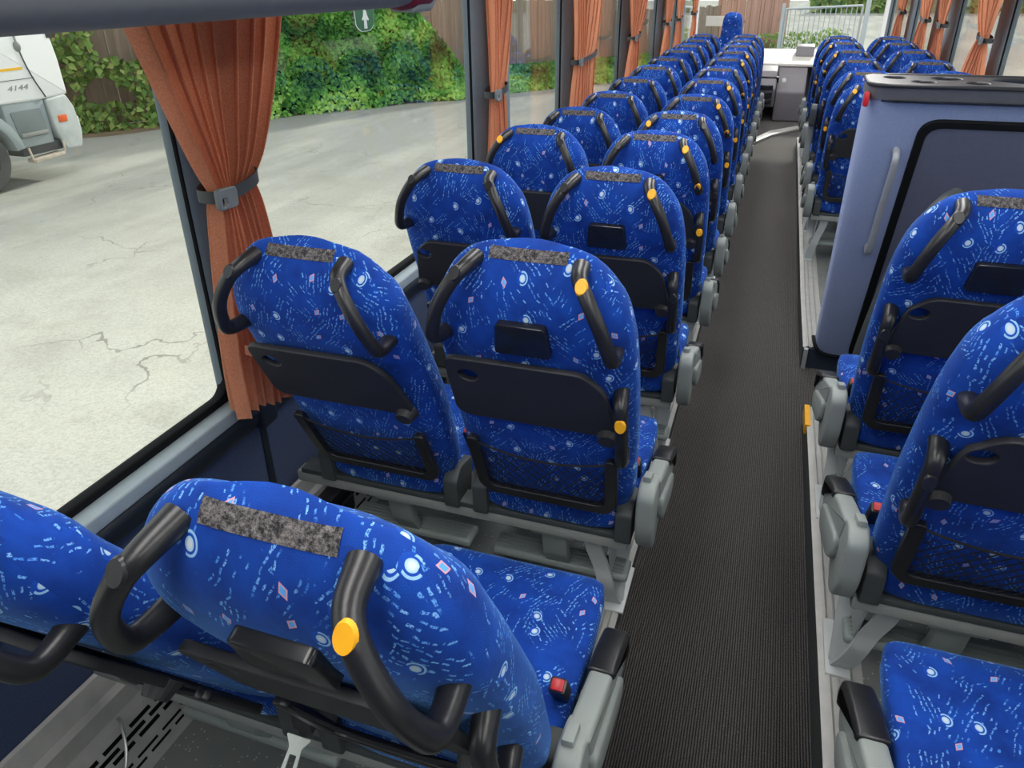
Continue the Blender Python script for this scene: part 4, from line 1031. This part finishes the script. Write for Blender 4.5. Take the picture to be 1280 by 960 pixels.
# lower grey bodywork: step box, arch, corner bumper
bm = bmesh.new(); box(bm, -.45, -.02, .62, 1.42, .62, 1.36, .03); 
finish('step_panel', bm, M['tgrey'], t)
bm = bmesh.new(); prism(bm, round_poly([(.78, .78), (.72, 1.22), (1.30, 1.22), (1.34, .78)], .04), -.03, -.005, 'x', .006); finish('step_recess', bm, plain('step_recess_grey', (.13, .155, .16), .7), t)
bm = bmesh.new(); box(bm, -.02, .03, .80, 1.32, .80, .86, .01); finish('step_tread', bm, M['rim'], t)
out = []; inn = []
for k in range(13):
    a = math.radians(8 + 164 * k / 12); out.append((.0 + .80 * math.cos(a), .52 + .84 * math.sin(a))); inn.append((.0 + .64 * math.cos(a), .52 + .66 * math.sin(a)))
bm = bmesh.new(); prism(bm, out + inn[::-1], -.45, .03, 'x', .01); finish('wheel_arch', bm, M['tgrey'], t)
bm = bmesh.new(); prism(bm, round_poly([(1.44, 1.34), (1.86, 1.38), (1.98, 1.15), (2.02, .70), (1.95, .45), (1.62, .46), (1.50, .80)], .05), -2.40, .01, 'x', .03, 0, 3); finish('bumper', bm, plain('scuffed_bumper', (.52, .55, .54), .5, 0, .4, .3, 5), t)
bm = bmesh.new(); box(bm, -.02, .025, 1.58, 1.76, .93, 1.05, .01); finish('indicator', bm, M['orange'], t)
bm = bmesh.new(); box(bm, -.30, -.02, 1.97, 2.04, .72, .98, .02); finish('headlight', bm, M['tongue'], t)
bm = bmesh.new(); box(bm, -.42, -.05, .78, 1.58, .48, .66, .02); box(bm, -1.6, -.8, -4.5, 1.5, .55, .85); finish('chassis', bm, M['tdark'], t)
bm = bmesh.new(); tube(bm, [(.0, .86, .62), (.02, .88, .42), (.02, .92, .38)], .018, 6, 3); tube(bm, [(.0, 1.56, .62), (.02, 1.54, .48), (.02, 1.50, .43)], .018, 6, 3); prism(bm, [(.90, .36), (1.52, .40), (1.50, .45), (.90, .42)], -.16, .05, 'x', .01); finish('hanging_step', bm, M['rust'], t)
def wheel(y, x):
    bm = bmesh.new(); q = Matrix.Translation((x, y, .53)) @ Matrix.Rotation(PI / 2, 4, 'Y')
    rp = [(.30, .0), (.32, .03), (.46, .035), (.505, .02), (.53, -.03), (.53, -.27), (.50, -.30), (.30, -.30)]
    rr = []
    for k in range(40):
        a = 2 * PI * k / 40; rr.append([bm.verts.new(q @ Vector((r * math.cos(a), r * math.sin(a), w))) for r, w in rp])
    for i in range(40):
        a, b = rr[i], rr[(i + 1) % 40]
        for k in range(len(rp) - 1): bm.faces.new((a[k], a[k + 1], b[k + 1], b[k]))
    bmesh.ops.recalc_face_normals(bm, faces=bm.faces); wh = finish('wheel', bm, M['tyre'], t)
    bm = bmesh.new()
    bmesh.ops.create_cone(bm, cap_ends=True, segments=36, radius1=.31, radius2=.31, depth=.02, matrix=q @ Matrix.Translation((0, 0, -.03)))
    bmesh.ops.create_cone(bm, cap_ends=True, segments=24, radius1=.16, radius2=.12, depth=.10, matrix=q @ Matrix.Translation((0, 0, .01)))
    for k in range(10):
        a = 2 * PI * k / 10; bmesh.ops.create_cone(bm, cap_ends=True, segments=8, radius1=.018, radius2=.018, depth=.05, matrix=q @ Matrix.Translation((.22 * math.cos(a), .22 * math.sin(a), 0)))
    finish('rim', bm, M['rim'], wh)
wheel(0, -.06); wheel(0, -2.05); wheel(-3.6, -.06); wheel(-3.6, -2.05)
bm = bmesh.new(); box(bm, -2.4, 0, -5.2, -.75, 1.1, 2.6, .06); finish('tipper_body', bm, M['tgrey'], t)

# ------------------------------------------------------------------ camera
def cam_axes(vp, vvx, f, pp):
    F = Vector((vp[0] - pp[0], vp[1] - pp[1], f)).normalized(); a = vvx - pp[0]
    vy = -(F.x * a + F.z * f) / F.y; D = Vector((a, vy, f)).normalized(); R = F.cross(D) * -1
    return R, F, D
f = 920.0; pp = (640, 440)
R, F, D = cam_axes((992, -28), 660, f, pp)
if R.x < 0: R = -R
right = Vector((R.x, F.x, -D.x)); down = Vector((R.y, F.y, -D.y)); fwd = Vector((R.z, F.z, -D.z))
mw = Matrix((( right.x, -down.x, -fwd.x, 0), (right.y, -down.y, -fwd.y, 0), (right.z, -down.z, -fwd.z, 1.80), (0, 0, 0, 1)))
cd = bpy.data.cameras.new('camera'); cam = bpy.data.objects.new('camera', cd); COL.objects.link(cam)
cam.matrix_world = mw; cd.sensor_width = 36; cd.lens = 36 * f / 1280; cd.shift_y = -(480 - pp[1]) / 1280; cd.clip_start = .02; cd.clip_end = 500
bpy.context.scene.camera = cam

# ------------------------------------------------------------------ light
w = bpy.data.worlds.new('world'); bpy.context.scene.world = w; w.use_nodes = True
nt = w.node_tree; nt.nodes.clear()
bg = nt.nodes.new('ShaderNodeBackground'); bg.inputs[0].default_value = (.93, .97, 1, 1); bg.inputs[1].default_value = 1.55
wo = nt.nodes.new('ShaderNodeOutputWorld'); nt.links.new(bg.outputs[0], wo.inputs[0])
sl = bpy.data.lights.new('sun', 'SUN'); sl.energy = 3.2; sl.angle = math.radians(3); sl.color = (1, .97, .9)
so = bpy.data.objects.new('sun', sl); COL.objects.link(so); so.rotation_euler = Vector((.13, .80, .43)).to_track_quat('Z', 'Y').to_euler()
sc = bpy.context.scene
sc.view_settings.view_transform = 'Standard'; sc.view_settings.look = 'None'; sc.view_settings.exposure = 0.0; sc.view_settings.gamma = 1.0; sc.view_settings.use_curve_mapping = False
